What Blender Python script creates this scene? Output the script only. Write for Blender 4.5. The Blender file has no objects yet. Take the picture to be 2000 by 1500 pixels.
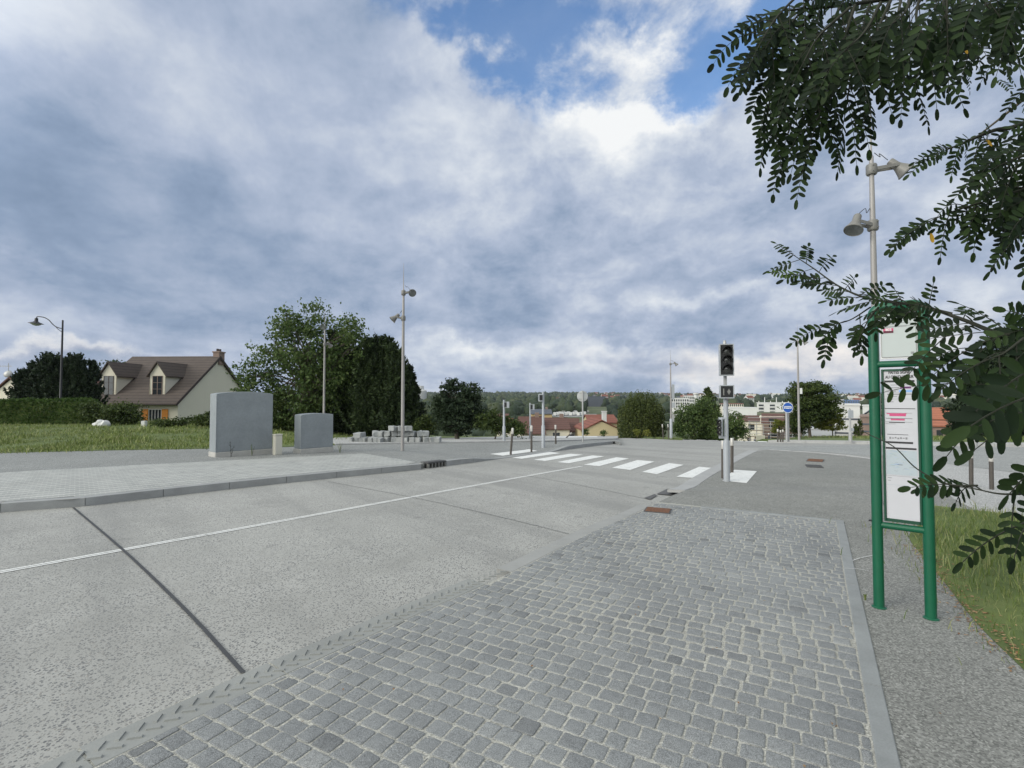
import bpy, bmesh, math, random
import numpy as np
from mathutils import Vector, Matrix, noise as mnoise
R = math.radians
rnd = random.Random(7)
C = bpy.context.scene.collection
sc = bpy.context.scene

# ------------------------------------------------------------------ camera
F = 970.0; PITCH = math.atan(30/F); CAMZ = 1.8
cam = bpy.data.cameras.new('camera'); cam_o = bpy.data.objects.new('camera', cam); C.objects.link(cam_o)
cam.sensor_width = 36; cam.lens = 36*F/2000; cam.clip_start = 0.05; cam.clip_end = 9000
cam_o.location = (0, 0, CAMZ); cam_o.rotation_euler = (R(90)+PITCH, 0, 0)
sc.camera = cam_o
sc.render.resolution_x = 1024; sc.render.resolution_y = 768

# ------------------------------------------------------------------ sun, sky
SUN = Vector((-0.84, -0.42, 0.40)).normalized()
sl = bpy.data.lights.new('sun', 'SUN'); sl.energy = 1.5; sl.angle = R(24); sl.color = (1, .94, .85)
so = bpy.data.objects.new('sun', sl); C.objects.link(so)
so.rotation_euler = (-SUN).to_track_quat('-Z', 'Y').to_euler()
sc.view_settings.view_transform = 'Standard'; sc.view_settings.look = 'None'
sc.view_settings.exposure = 0.08; sc.view_settings.gamma = 1

def srgb(r, g, b):
    f = lambda c: (c/255/12.92 if c/255 <= .04045 else ((c/255+.055)/1.055)**2.4)
    return (f(r), f(g), f(b), 1)

class NT:
    """tiny node-graph writer"""
    def __init__(s, nt): s.t = nt; s.n = nt.nodes; s.l = nt.links
    def new(s, typ, **kw):
        n = s.n.new(typ)
        for k, v in kw.items(): setattr(n, k, v)
        return n
    def put(s, sock, v):
        if isinstance(v, bpy.types.NodeSocket): s.l.new(v, sock)
        elif v is not None: sock.default_value = v
    def m(s, op, a, b=None, c=None, clamp=False):
        n = s.new('ShaderNodeMath', operation=op, use_clamp=clamp)
        s.put(n.inputs[0], a)
        if b is not None: s.put(n.inputs[1], b)
        if c is not None: s.put(n.inputs[2], c)
        return n.outputs[0]
    def v(s, op, a, b=None):
        n = s.new('ShaderNodeVectorMath', operation=op)
        s.put(n.inputs[0], a)
        if b is not None:
            if op == 'SCALE': s.put(n.inputs['Scale'], b)
            else: s.put(n.inputs[1], b)
        return n.outputs['Value'] if op in ('DOT_PRODUCT', 'LENGTH', 'DISTANCE') else n.outputs[0]
    def noise(s, vec, scale, detail=4, rough=.5, dist=0, dims='3D'):
        n = s.new('ShaderNodeTexNoise', noise_dimensions=dims)
        s.put(n.inputs['Vector'], vec); n.inputs['Scale'].default_value = scale
        n.inputs['Detail'].default_value = detail; n.inputs['Roughness'].default_value = rough
        n.inputs['Distortion'].default_value = dist
        return n
    def ramp(s, fac, stops, interp='LINEAR'):
        n = s.new('ShaderNodeValToRGB'); s.put(n.inputs[0], fac); cr = n.color_ramp; cr.interpolation = interp
        while len(cr.elements) < len(stops): cr.elements.new(.5)
        for e, (p, c) in zip(cr.elements, stops):
            e.position = p; e.color = c if len(c) == 4 else (*c, 1)
        return n.outputs[0]
    def mix(s, fac, a, b, blend='MIX'):
        n = s.new('ShaderNodeMix', data_type='RGBA', blend_type=blend)
        s.put(n.inputs[0], fac); s.put(n.inputs[6], a); s.put(n.inputs[7], b)
        return n.outputs[2]
    def mr(s, x, a, b, c=0., d=1., typ='SMOOTHSTEP'):
        n = s.new('ShaderNodeMapRange', interpolation_type=typ)
        s.put(n.inputs[0], x)
        for i, k in enumerate((a, b, c, d)): n.inputs[i+1].default_value = k
        return n.outputs[0]

def pa(u, v):     # a pixel of the photograph as azimuth, elevation
    x, y, z = (u-1000)/F, 1.0, (750-v)/F
    cp, sp = math.cos(PITCH), math.sin(PITCH)
    y, z = y*cp - z*sp, y*sp + z*cp
    return math.atan2(x, y), math.atan2(z, math.hypot(x, y))

w = bpy.data.worlds.new('World'); sc.world = w; w.use_nodes = True
W = NT(w.node_tree); W.n.clear()
wo = W.new('ShaderNodeOutputWorld')
geo = W.new('ShaderNodeTexCoord').outputs['Generated']
dirv = W.v('NORMALIZE', geo)
sx = W.new('ShaderNodeSeparateXYZ'); W.put(sx.inputs[0], dirv)
X, Y, Z = sx.outputs
sky = W.new('ShaderNodeTexSky', sky_type='NISHITA'); sky.sun_disc = False
sky.sun_elevation = math.asin(SUN.z); sky.sun_rotation = math.atan2(SUN.x, SUN.y)
sky.air_density = 1.2; sky.dust_density = .6; sky.ozone_density = 2.0
bg1 = W.new('ShaderNodeBackground'); W.put(bg1.inputs[0], W.mix(1.0, sky.outputs[0], (.80, 1.04, 1.30, 1), 'MULTIPLY')); bg1.inputs[1].default_value = .15
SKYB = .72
# cloud-deck coordinates: clouds crowd together towards the horizon as a real deck does
zz = W.m('ADD', W.m('MAXIMUM', Z, 0.0), .26)
n_dir = W.noise(W.v('MULTIPLY', dirv, (1, 1, 1.5)), 8.5, 9, .62, .2).outputs[0]
cv = W.new('ShaderNodeCombineXYZ'); W.put(cv.inputs[0], W.m('DIVIDE', X, zz)); W.put(cv.inputs[1], W.m('DIVIDE', Y, zz))
deck = cv.outputs[0]
rp = W.new('ShaderNodeVectorRotate', rotation_type='Z_AXIS'); W.put(rp.inputs['Vector'], deck); rp.inputs['Angle'].default_value = R(-20)
n_rip = W.noise(W.v('MULTIPLY', rp.outputs[0], (1.8, 1.0, 1)), 2.0, 8, .60, .5).outputs[0]
n_big = W.noise(deck, .55, 3, .5, .3).outputs[0]
n_mid = W.noise(W.v('ADD', deck, (7.3, 2.1, 0)), 1.5, 8, .58, .25).outputs[0]
n_fine = W.noise(W.v('ADD', deck, (1.3, 9.1, 3)), 4.2, 8, .62, .15).outputs[0]
# stratus streaks low down
st = W.new('ShaderNodeCombineXYZ'); W.put(st.inputs[0], W.m('MULTIPLY', W.m('ARCTAN2', X, Y), 2.2)); W.put(st.inputs[1], W.m('MULTIPLY', Z, 10))
n_st = W.noise(st.outputs[0], 1.6, 7, .55, .5).outputs[0]
az = W.m('ARCTAN2', X, Y); el = W.m('ARCSINE', Z)
wn = W.noise(dirv, 5.5, 6, .6).outputs['Color']
ws = W.new('ShaderNodeSeparateXYZ'); W.put(ws.inputs[0], W.v('SUBTRACT', wn, (.5, .5, .5)))
azw = W.m('ADD', az, W.m('MULTIPLY', ws.outputs[0], .30)); elw = W.m('ADD', el, W.m('MULTIPLY', ws.outputs[1], .22))
def blob(u, v, ru, rv, wt, rot=0):
    a0, e0 = pa(u, v); k = math.cos(a0)
    sa, se = ru/F*k, rv/F*k
    da = W.m('SUBTRACT', azw, a0); de = W.m('SUBTRACT', elw, e0)
    c, s_ = math.cos(R(rot)), math.sin(R(rot))
    p = W.m('ADD', W.m('MULTIPLY', da, c/sa), W.m('MULTIPLY', de, s_/sa))
    q = W.m('SUBTRACT', W.m('MULTIPLY', de, c/se), W.m('MULTIPLY', da, s_/se))
    d2 = W.m('ADD', W.m('MULTIPLY', p, p), W.m('MULTIPLY', q, q))
    return W.m('MULTIPLY', W.m('EXPONENT', W.m('MULTIPLY', d2, -1.0)), wt)
def addall(L):
    r = L[0]
    for x in L[1:]: r = W.m('ADD', r, x)
    return r
lum = addall([
    W.m('MULTIPLY', W.m('SUBTRACT', n_big, .5), .45), W.m('MULTIPLY', W.m('SUBTRACT', n_mid, .5), .36),
    W.m('MULTIPLY', W.m('SUBTRACT', n_fine, .5), .22), W.m('MULTIPLY', W.m('SUBTRACT', n_rip, .5), .36), W.m('MULTIPLY', W.m('MULTIPLY', W.m('SUBTRACT', n_dir, .5), W.mr(az, -.6, .15, .5, 1.2)), .62),
    W.m('MULTIPLY', W.m('MULTIPLY', W.m('SUBTRACT', n_st, .5), W.mr(el, .06, .34, 1., 0.)), .34),
    blob(40, 20, 330, 120, .20), blob(150, 330, 380, 130, -.12), blob(120, 490, 420, 60, -.12), blob(620, 100, 180, 110, -.03),
    blob(930, 150, 180, 150, .12), blob(600, 330, 260, 120, .06), blob(1250, 215, 190, 46, .44, -3), blob(1190, 280, 90, 40, .12), blob(1350, 200, 80, 30, .14), blob(260, 390, 340, 110, -.07), blob(1150, 60, 190, 40, .15), blob(1320, 60, 120, 35, .25),
    blob(830, 560, 300, 50, .02), blob(1020, 610, 330, 50, -.11), blob(330, 610, 260, 30, -.10), blob(60, 610, 160, 40, .14),
    blob(920, 690, 110, 22, .26), blob(1220, 690, 90, 20, .16), blob(1500, 700, 260, 28, .36), blob(1340, 745, 160, 14, .16), blob(150, 680, 160, 16, .30),
    blob(1420, 560, 220, 20, .20), blob(1800, 640, 220, 60, .16), blob(1900, 300, 200, 200, .12), blob(960, 740, 400, 22, .04), blob(640, 690, 180, 30, .08), blob(800, 330, 300, 90, .07),
    .595])
ccol = W.ramp(lum, [(.0, srgb(90, 114, 142)), (.24, srgb(110, 131, 158)), (.44, srgb(140, 158, 184)), (.62, srgb(173, 185, 206)), (.80, srgb(209, 216, 226)), (1., srgb(240, 242, 243))])
warm = addall([blob(1500, 705, 260, 30, .55), blob(1340, 735, 100, 16, .4), blob(150, 690, 130, 22, .5), blob(1720, 680, 160, 40, .3)])
ccol = W.mix(W.m('MINIMUM', warm, .6), ccol, W.mix(1.0, ccol, (1.10, .98, .88, 1), 'MULTIPLY'))
# unseen deck overhead and behind brightened and whitened to light the ground, most sunward
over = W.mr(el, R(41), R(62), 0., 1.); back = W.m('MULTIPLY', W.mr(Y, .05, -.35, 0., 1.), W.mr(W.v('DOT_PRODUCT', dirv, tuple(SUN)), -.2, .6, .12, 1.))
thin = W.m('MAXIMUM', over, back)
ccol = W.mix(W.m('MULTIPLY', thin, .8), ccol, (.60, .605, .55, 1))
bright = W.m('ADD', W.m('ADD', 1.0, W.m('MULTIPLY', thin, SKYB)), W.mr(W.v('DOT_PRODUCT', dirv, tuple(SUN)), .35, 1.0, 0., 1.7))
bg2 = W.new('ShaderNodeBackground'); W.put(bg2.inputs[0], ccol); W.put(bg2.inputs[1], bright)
hb = addall([blob(1060, 120, 150, 70, 1.0, -30), blob(1400, 130, 170, 70, 1.05, 10), blob(1220, 15, 260, 45, .85), blob(860, 25, 130, 40, .62), blob(1480, 60, 90, 90, .50)])
hole = addall([hb, W.m('MULTIPLY', W.mr(hb, .0, .3, 0., 1.), addall([blob(1240, 235, 120, 50, -.8, -6), blob(1230, 45, 110, 25, -.25), W.m('MULTIPLY', W.m('SUBTRACT', n_mid, .5), -2.2), W.m('MULTIPLY', W.m('SUBTRACT', n_dir, .5), -2.0)])), -.10])
hm = W.mr(hole, -.02, .75, 0., .90)
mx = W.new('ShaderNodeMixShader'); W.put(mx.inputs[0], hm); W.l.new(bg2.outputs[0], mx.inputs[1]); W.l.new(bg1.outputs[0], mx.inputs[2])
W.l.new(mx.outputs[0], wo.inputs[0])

# ------------------------------------------------------------------ terrain heights
def ss(a, b, t):
    t = min(1, max(0, (t-a)/(b-a))); return t*t*(3-2*t)
def softp(t, k=3.0):
    return k*math.log1p(math.exp(min(40, t/k)))
def land(x, y):
    s = ss(-20, -6, x)
    e0 = 52 + (1-s)*8 - 18*ss(11.5, 17, x)*(1-ss(19, 31, x))          # the crest comes nearer to the right of the junction
    yy = min(y, e0+1)
    z = -0.065*s*(softp(yy-20)) - (1-s)*1.2*ss(40, 47, y)
    if y > e0: z -= 11*(1-math.exp(-(y-e0)/60.0))
    if y > 150:
        k = mnoise.noise(Vector((x*.0016, y*.0012, 3.3)))
        z += (29 + 7*k - 3*ss(-300, 900, x))*max(0, (y-150)/1350)**1.1 if y < 1500 else (29 + 7*k - 3*ss(-300, 900, x))
    return z
ROADZ = -0.15
def road_h(x, y): return land(x, y) + ROADZ
def walk_h(x, y): return land(x, y) + (ROADZ+.012)*ss(9.6, 11.4, y)             # near footway, dropped at the crossing
CX, CY = 0.7, 18.2
def far_h(x, y):
    t = (x-CX)*.66 + (y-CY)*.75
    q = abs((x-CX)*.75 - (y-CY)*.66)
    return land(x, y) + (ROADZ+.012)*(1-ss(1.6, 3.6, abs(t)))*(1-ss(3.0, 6.0, q))
def ray(u, v):
    x, y, z = (u-1000)/F, 1.0, (750-v)/F
    cp, sp = math.cos(PITCH), math.sin(PITCH)
    return Vector((x, y*cp - z*sp, y*sp + z*cp))
def gp(u, v, hf=road_h):
    """where the ray through this point of the picture meets the ground"""
    d = ray(u, v); t = 0.5; step = .5
    o = Vector((0, 0, CAMZ))
    while t < 3000:
        p = o + d*t
        if p.z < hf(p.x, p.y): break
        t *= 1.01; t += .02
    lo, hi = t/1.01-.1, t
    for _ in range(30):
        m = (lo+hi)/2; p = o+d*m
        if p.z < hf(p.x, p.y): hi = m
        else: lo = m
    return o + d*hi
def pd(u, v, D):
    d = ray(u, v); return Vector((0, 0, CAMZ)) + d*(D/d.y)
def xy(p): return (p[0], p[1])

# ------------------------------------------------------------------ helpers
def tag(o, label=None, cat=None, group=None, kind=None):
    if label: o['label'] = label
    if cat: o['category'] = cat
    if group: o['group'] = group
    if kind: o['kind'] = kind
    return o
def thing(name, label, cat, loc=(0, 0, 0), rz=0, group=None):
    o = bpy.data.objects.new(name, None); C.objects.link(o); o.empty_display_size = .3
    o.location = loc; o.rotation_euler = (0, 0, rz)
    return tag(o, label, cat, group)
class MB:
    def __init__(s): s.v = []; s.f = []; s.mi = []; s.cur = 0; s.M = None
    def add(s, vs, fs):
        b = len(s.v)
        if s.M is not None: vs = [tuple(s.M @ Vector(p)) for p in vs]
        s.v += [tuple(p) for p in vs]; s.f += [tuple(b+i for i in f) for f in fs]; s.mi += [s.cur]*len(fs)
        return s
    def box(s, x0, x1, y0, y1, z0, z1, ch=0):
        if ch <= 0:
            return s.add([(x0,y0,z0),(x1,y0,z0),(x1,y1,z0),(x0,y1,z0),(x0,y0,z1),(x1,y0,z1),(x1,y1,z1),(x0,y1,z1)],
                     [(0,3,2,1),(4,5,6,7),(0,1,5,4),(1,2,6,5),(2,3,7,6),(3,0,4,7)])
        c = ch   # chamfered on every upright and top edge
        def ring(i, z): return [(x0+i+c,y0+i,z),(x1-i-c,y0+i,z),(x1-i,y0+i+c,z),(x1-i,y1-i-c,z),(x1-i-c,y1-i,z),(x0+i+c,y1-i,z),(x0+i,y1-i-c,z),(x0+i,y0+i+c,z)]
        vs = ring(0, z0)+ring(0, z1-c)+ring(c*.9, z1)
        fs = [tuple(range(7,-1,-1)), tuple(range(16, 24))]
        for k in (0, 8):
            for i in range(8): fs.append((k+i, k+(i+1)%8, k+8+(i+1)%8, k+8+i))
        return s.add(vs, fs)
    def tube(s, pts, rad, n=10, caps=True):
        pts = [Vector(p) for p in pts]
        rads = rad if isinstance(rad, (list, tuple)) else [rad]*len(pts)
        vs = []; up = None
        for i, p in enumerate(pts):
            a = pts[max(0, i-1)]; b = pts[min(len(pts)-1, i+1)]
            t = (b-a).normalized()
            if up is None: up = t.orthogonal().normalized()
            up = (up - t*up.dot(t))
            up = up.normalized() if up.length > 1e-6 else t.orthogonal().normalized()
            w_ = t.cross(up)
            for k in range(n):
                an = 2*math.pi*k/n
                vs.append(p + (up*math.cos(an) + w_*math.sin(an))*rads[i])
        fs = []
        for i in range(len(pts)-1):
            for k in range(n): fs.append((i*n+k, i*n+(k+1)%n, (i+1)*n+(k+1)%n, (i+1)*n+k))
        if caps: fs.append(tuple(range(n-1, -1, -1))); fs.append(tuple((len(pts)-1)*n+k for k in range(n)))
        return s.add(vs, fs)
    def lathe(s, prof, axis_o=(0,0,0), axis=(0,0,1), n=20):
        """profile of (radius, distance along the axis)"""
        A = Vector(axis).normalized(); U = A.orthogonal().normalized(); V = A.cross(U); O = Vector(axis_o)
        vs = []
        for r, h in prof:
            for k in range(n):
                an = 2*math.pi*k/n; vs.append(O + A*h + (U*math.cos(an)+V*math.sin(an))*r)
        fs = []
        for i in range(len(prof)-1):
            for k in range(n): fs.append((i*n+k, i*n+(k+1)%n, (i+1)*n+(k+1)%n, (i+1)*n+k))
        return s.add(vs, fs)
    def prism(s, poly, y0, y1):
        """polygon in x,z pushed along y"""
        n = len(poly); vs = [(p[0], y0, p[1]) for p in poly]+[(p[0], y1, p[1]) for p in poly]
        fs = [tuple(range(n)), tuple(range(2*n-1, n-1, -1))]
        for i in range(n): fs.append((i, n+i, n+(i+1)%n, (i+1)%n))
        return s.add(vs, fs)
    def quad(s, a, b, c, d): return s.add([a, b, c, d], [(0, 1, 2, 3)])
def obj(name, mb, mat, parent=None, smooth=None, loc=None):
    me = bpy.data.meshes.new(name); me.from_pydata(mb.v, [], mb.f)
    for m in (mat if isinstance(mat, (list, tuple)) else [mat]): me.materials.append(m)
    if any(mb.mi): me.polygons.foreach_set('material_index', mb.mi)
    me.validate()
    bm = bmesh.new(); bm.from_mesh(me); bmesh.ops.recalc_face_normals(bm, faces=bm.faces)
    if smooth:
        for f in bm.faces: f.smooth = True
        for e in bm.edges:
            if len(e.link_faces) == 2 and e.calc_face_angle(0) > R(smooth): e.smooth = False
    bm.to_mesh(me); bm.free()
    o = bpy.data.objects.new(name, me); C.objects.link(o)
    if parent: o.parent = parent
    if loc: o.location = loc
    return o
def npmesh(name, V, Fq, mat, parent=None, k=4, mi=None):
    me = bpy.data.meshes.new(name); n = len(Fq)
    me.vertices.add(len(V)); me.vertices.foreach_set('co', np.asarray(V, dtype=np.float32).ravel())
    me.loops.add(n*k); me.loops.foreach_set('vertex_index', np.asarray(Fq, dtype=np.int32).ravel())
    me.polygons.add(n); me.polygons.foreach_set('loop_start', np.arange(0, n*k, k, dtype=np.int32))
    for m in (mat if isinstance(mat, (list, tuple)) else [mat]): me.materials.append(m)
    if mi is not None: me.polygons.foreach_set('material_index', np.asarray(mi, dtype=np.int32))
    me.update(calc_edges=True)
    o = bpy.data.objects.new(name, me); C.objects.link(o)
    if parent: o.parent = parent
    return o
def dup(root, loc, rz, label=None, group=None, scale=None):
    r = root.copy(); C.objects.link(r); r.location = loc; r.rotation_euler = (0, 0, rz)
    if scale: r.scale = scale
    if label: r['label'] = label
    if group: r['group'] = group
    for ch in list(root.children):
        c = ch.copy(); C.objects.link(c); c.parent = r
        for g in list(ch.children):
            d = g.copy(); C.objects.link(d); d.parent = c
    return r
def text_mesh(name, body, size, mat, parent, loc, rot, bold=0.0, align='CENTER', sx_=1.0, M=None):
    cu = bpy.data.curves.new(name, 'FONT'); cu.body = body; cu.size = size; cu.align_x = align; cu.offset = bold; cu.extrude = .0006
    t = bpy.data.objects.new('tmp', cu); C.objects.link(t)
    dg = bpy.context.evaluated_depsgraph_get(); me = bpy.data.meshes.new_from_object(t.evaluated_get(dg))
    bpy.data.objects.remove(t); bpy.data.curves.remove(cu)
    me.materials.clear(); me.materials.append(mat)
    o = bpy.data.objects.new(name, me); C.objects.link(o); o.parent = parent; o.location = loc; o.rotation_euler = rot; o.scale = (sx_, 1, 1)
    return o

def smooth_line(pts, step=.5):
    """Catmull-Rom through 2D points, resampled"""
    P = [Vector((p[0], p[1])) for p in pts]
    P = [P[0]*2-P[1]] + P + [P[-1]*2-P[-2]]
    out = []
    for i in range(1, len(P)-2):
        L = (P[i+1]-P[i]).length; n = max(1, int(L/step))
        for k in range(n):
            t = k/n
            a, b, c, d = P[i-1], P[i], P[i+1], P[i+2]
            out.append(.5*((2*b)+(-a+c)*t+(2*a-5*b+4*c-d)*t*t+(-a+3*b-3*c+d)*t*t*t))
    out.append(P[-2]); return out
def resample(pts, step):
    out = [Vector(pts[0][:2])]; acc = 0
    for a, b in zip(pts, pts[1:]):
        a = Vector(a[:2]); b = Vector(b[:2]); L = (b-a).length; d = step-acc
        while d <= L: out.append(a+(b-a)*(d/L)); d += step
        acc = (acc+L) % step
    return out
def offset(line, w_):
    out = []
    for i, p in enumerate(line):
        t = (line[min(len(line)-1, i+1)]-line[max(0, i-1)]).normalized()
        out.append(p + Vector((-t.y, t.x))*w_)
    return out
def sheet(name, poly, hf, off, mat, step=1.0, kind='structure', parent=None, skirt=0):
    skirt = .34 if name in ('lawn', 'far_verge', 'far_pavement', 'verge_footway', 'footway', 'grass_bank', 'far_footway') else 0
    bm = bmesh.new()
    vs = [bm.verts.new((p[0], p[1], 0)) for p in poly]
    es = [bm.edges.new((vs[i], vs[(i+1) % len(vs)])) for i in range(len(vs))]
    bmesh.ops.triangle_fill(bm, use_beauty=True, edges=es)
    xs = [p[0] for p in poly]; ys = [p[1] for p in poly]
    for ax, lo, hi in ((0, min(xs), max(xs)), (1, min(ys), max(ys))):
        t = math.floor(lo/step)*step + step
        while t < hi:
            co = (t, 0, 0) if ax == 0 else (0, t, 0); no = (1, 0, 0) if ax == 0 else (0, 1, 0)
            bmesh.ops.bisect_plane(bm, geom=bm.verts[:]+bm.edges[:]+bm.faces[:], plane_co=co, plane_no=no)
            t += step
    bmesh.ops.triangulate(bm, faces=bm.faces)
    for v in bm.verts: v.co.z = hf(v.co.x, v.co.y)+off
    bmesh.ops.recalc_face_normals(bm, faces=bm.faces)
    if bm.faces and sum(f.normal.z for f in bm.faces) < 0: bmesh.ops.reverse_faces(bm, faces=bm.faces)
    if skirt:      # the edge of a raised surface goes down to what it stands on
        be = [e for e in bm.edges if e.is_boundary]; r_ = bmesh.ops.extrude_edge_only(bm, edges=be)
        for v in [g for g in r_['geom'] if isinstance(g, bmesh.types.BMVert)]: v.co.z -= skirt
    me = bpy.data.meshes.new(name); bm.to_mesh(me); bm.free(); me.materials.append(mat)
    o = bpy.data.objects.new(name, me); C.objects.link(o)
    if kind: o['kind'] = kind
    if parent: o.parent = parent
    return o

# ------------------------------------------------------------------ materials
def mat(name, col=(.5, .5, .5), rough=.7, metal=0., build=None, spec=.5, bump=None):
    m = bpy.data.materials.new(name); m.use_nodes = True; n = NT(m.node_tree)
    b = m.node_tree.nodes['Principled BSDF']
    b.inputs['Base Color'].default_value = (*col[:3], 1); b.inputs['Roughness'].default_value = rough
    b.inputs['Metallic'].default_value = metal; b.inputs['Specular IOR Level'].default_value = spec
    P = n.new('ShaderNodeNewGeometry').outputs['Position']; O = n.new('ShaderNodeTexCoord').outputs['Object']
    if build:
        r = build(n, b, P, O)
        if r is not None: n.put(b.inputs['Base Color'], r)
    return m
def bumpit(n, b, h, strength=.3, dist=.01):
    bu = n.new('ShaderNodeBump'); n.put(bu.inputs['Height'], h); bu.inputs['Strength'].default_value = strength; bu.inputs['Distance'].default_value = dist
    n.l.new(bu.outputs[0], b.inputs['Normal'])
def mottled(c, var=.15, scale=3., fine=60., bump=.15, rough=.7, metal=0., name='surface', spec=.4):
    """a plain material with dirt-scale and grain-scale variation"""
    def bld(n, b, P, O):
        a = n.noise(O, scale, 5, .6).outputs[0]; f = n.noise(O, fine, 3, .6).outputs[0]
        k = n.m('ADD', n.m('MULTIPLY', n.m('SUBTRACT', a, .5), var*2.2), n.m('MULTIPLY', n.m('SUBTRACT', f, .5), var*1.3))
        k = n.m('ADD', k, 1.0)
        if bump: bumpit(n, b, f, bump, .004)
        return n.v('SCALE', tuple(c[:3]), k)
    return mat(name, c, rough, metal, bld, spec)

def voro(n, vec, scale, feature='F1', rand=1.):
    v = n.new('ShaderNodeTexVoronoi', feature=feature); n.put(v.inputs['Vector'], vec); v.inputs['Scale'].default_value = scale
    v.inputs['Randomness'].default_value = rand
    return v
def road_b(n, b, P, O):
    big = n.noise(P, .35, 5, .6).outputs[0]; mid = n.noise(P, 2.1, 5, .65).outputs[0]
    v = voro(n, P, 46); v2 = voro(n, n.v('ADD', P, (3.1, 1.7, 0)), 78)
    sel = n.new('ShaderNodeSeparateColor'); n.put(sel.inputs[0], v.outputs['Color'])
    peb = n.m('MULTIPLY', n.mr(v.outputs['Distance'], .30, .52, 1., 0.), n.mr(sel.outputs[0], .26, .34))
    sel2 = n.new('ShaderNodeSeparateColor'); n.put(sel2.inputs[0], v2.outputs['Color'])
    peb2 = n.m('MULTIPLY', n.mr(v2.outputs['Distance'], .25, .5, 1., 0.), n.mr(sel2.outputs[0], .5, .6))
    dens = n.mr(mid, .30, .62, .45, 1.)
    cem = n.ramp(n.m('ADD', n.m('MULTIPLY', big, .6), n.m('MULTIPLY', mid, .4)), [(.3, (.268, .265, .243)), (.5, (.35, .346, .32)), (.7, (.425, .42, .388))])
    pc = n.ramp(sel.outputs[1], [(0, (.09, .095, .10)), (.6, (.16, .16, .16)), (1, (.23, .21, .185))])
    c = n.mix(n.m('MULTIPLY', peb, n.m('MULTIPLY', dens, .95)), cem, pc)
    c = n.mix(n.m('MULTIPLY', peb2, n.m('MULTIPLY', dens, .8)), c, (.17, .172, .16, 1))
    # long tyre-worn bands along the road
    rot = n.new('ShaderNodeVectorRotate', rotation_type='Z_AXIS'); n.put(rot.inputs['Vector'], P); rot.inputs['Angle'].default_value = R(48.8)
    s_ = n.new('ShaderNodeSeparateXYZ'); n.put(s_.inputs[0], rot.outputs[0])
    cb = n.new('ShaderNodeCombineXYZ'); n.put(cb.inputs[0], n.m('MULTIPLY', s_.outputs[0], .07)); n.put(cb.inputs[1], s_.outputs[1])
    band = n.noise(cb.outputs[0], .9, 4, .6).outputs[0]
    c = n.mix(n.mr(band, .44, .68, 0., .40), c, (.18, .18, .172, 1))
    st_ = voro(n, n.v('ADD', P, n.v('SCALE', n.noise(P, 5, 4, .6).outputs['Color'], .25)), 1.1); c = n.mix(n.mr(st_.outputs['Distance'], .02, .12, .42, 0.), c, (.13, .13, .125, 1))
    c = n.mix(n.mr(n.noise(P, .9, 6, .7).outputs[0], .52, .70, 0., .28), c, (.20, .198, .185, 1))
    bumpit(n, b, n.m('SUBTRACT', peb, n.m('MULTIPLY', peb2, .4)), .55, .004)
    return c
M_road = mat('exposed_aggregate_concrete', rough=.85, build=road_b)
def asph_b(c0, c1, sc1=120, wear=.5):
    def f(n, b, P, O):
        big = n.noise(P, .5, 5, .6).outputs[0]; mid = n.noise(P, 3., 5, .65).outputs[0]
        v = voro(n, P, sc1); sel = n.new('ShaderNodeSeparateColor'); n.put(sel.inputs[0], v.outputs['Color'])
        g = n.ramp(sel.outputs[0], [(0, tuple(x*.55 for x in c0)), (.45, c0), (.8, c1), (1, tuple(min(.7, x*1.35) for x in c1))])
        k = n.m('ADD', n.m('MULTIPLY', n.m('SUBTRACT', big, .5), wear), n.m('ADD', 1, n.m('MULTIPLY', n.m('SUBTRACT', mid, .5), wear*.8)))
        bumpit(n, b, v.outputs['Distance'], .5, .004)
        return n.v('SCALE', g, k)
    return f
M_foot = mat('footway_chippings', rough=.9, build=asph_b((.20, .20, .182), (.255, .255, .232), 95))
M_path = mat('path_asphalt', rough=.9, build=asph_b((.205, .21, .20), (.28, .285, .27), 80, .45))
M_side = mat('side_road_asphalt', rough=.9, build=asph_b((.25, .255, .245), (.35, .355, .335), 80, .4))
M_lightc = mat('pale_concrete', rough=.85, build=asph_b((.36, .357, .34), (.43, .425, .41), 70, .25))
def conc(c, name, v=.2): return mottled(c, v, 2.5, 90, .25, .85, 0, name)
M_kerb = conc((.36, .36, .35), 'kerb_concrete'); M_kerb2 = conc((.29, .295, .29), 'kerb_face_concrete', .28)
M_chev = conc((.26, .265, .25), 'chevron_kerb_concrete', .22)
M_mortar = mat('sand_mortar', rough=.95, build=asph_b((.36, .352, .31), (.43, .42, .37), 160, .3))
def sett_b(n, b, P, O):
    r = n.new('ShaderNodeNewGeometry').outputs['Random Per Island']
    base = n.ramp(r, [(0, (.165, .170, .168)), (.07, (.222, .229, .226)), (.90, (.245, .252, .247)), (1, (.272, .277, .268))])
    a = n.noise(P, 210, 3, .75).outputs[0]; m_ = n.noise(P, 25, 4, .6).outputs[0]; big = n.noise(P, .6, 4, .6).outputs[0]
    k = n.m('ADD', n.m('MULTIPLY', n.m('SUBTRACT', a, .5), 3.6), n.m('ADD', .95, n.m('ADD', n.m('MULTIPLY', n.m('SUBTRACT', m_, .5), .5), n.m('MULTIPLY', n.m('SUBTRACT', big, .5), .7))))
    bumpit(n, b, n.m('ADD', n.m('MULTIPLY', a, .6), m_), .6, .006)
    return n.v('SCALE', base, k)
M_sett = mat('granite_setts', rough=.75, build=sett_b)
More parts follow.
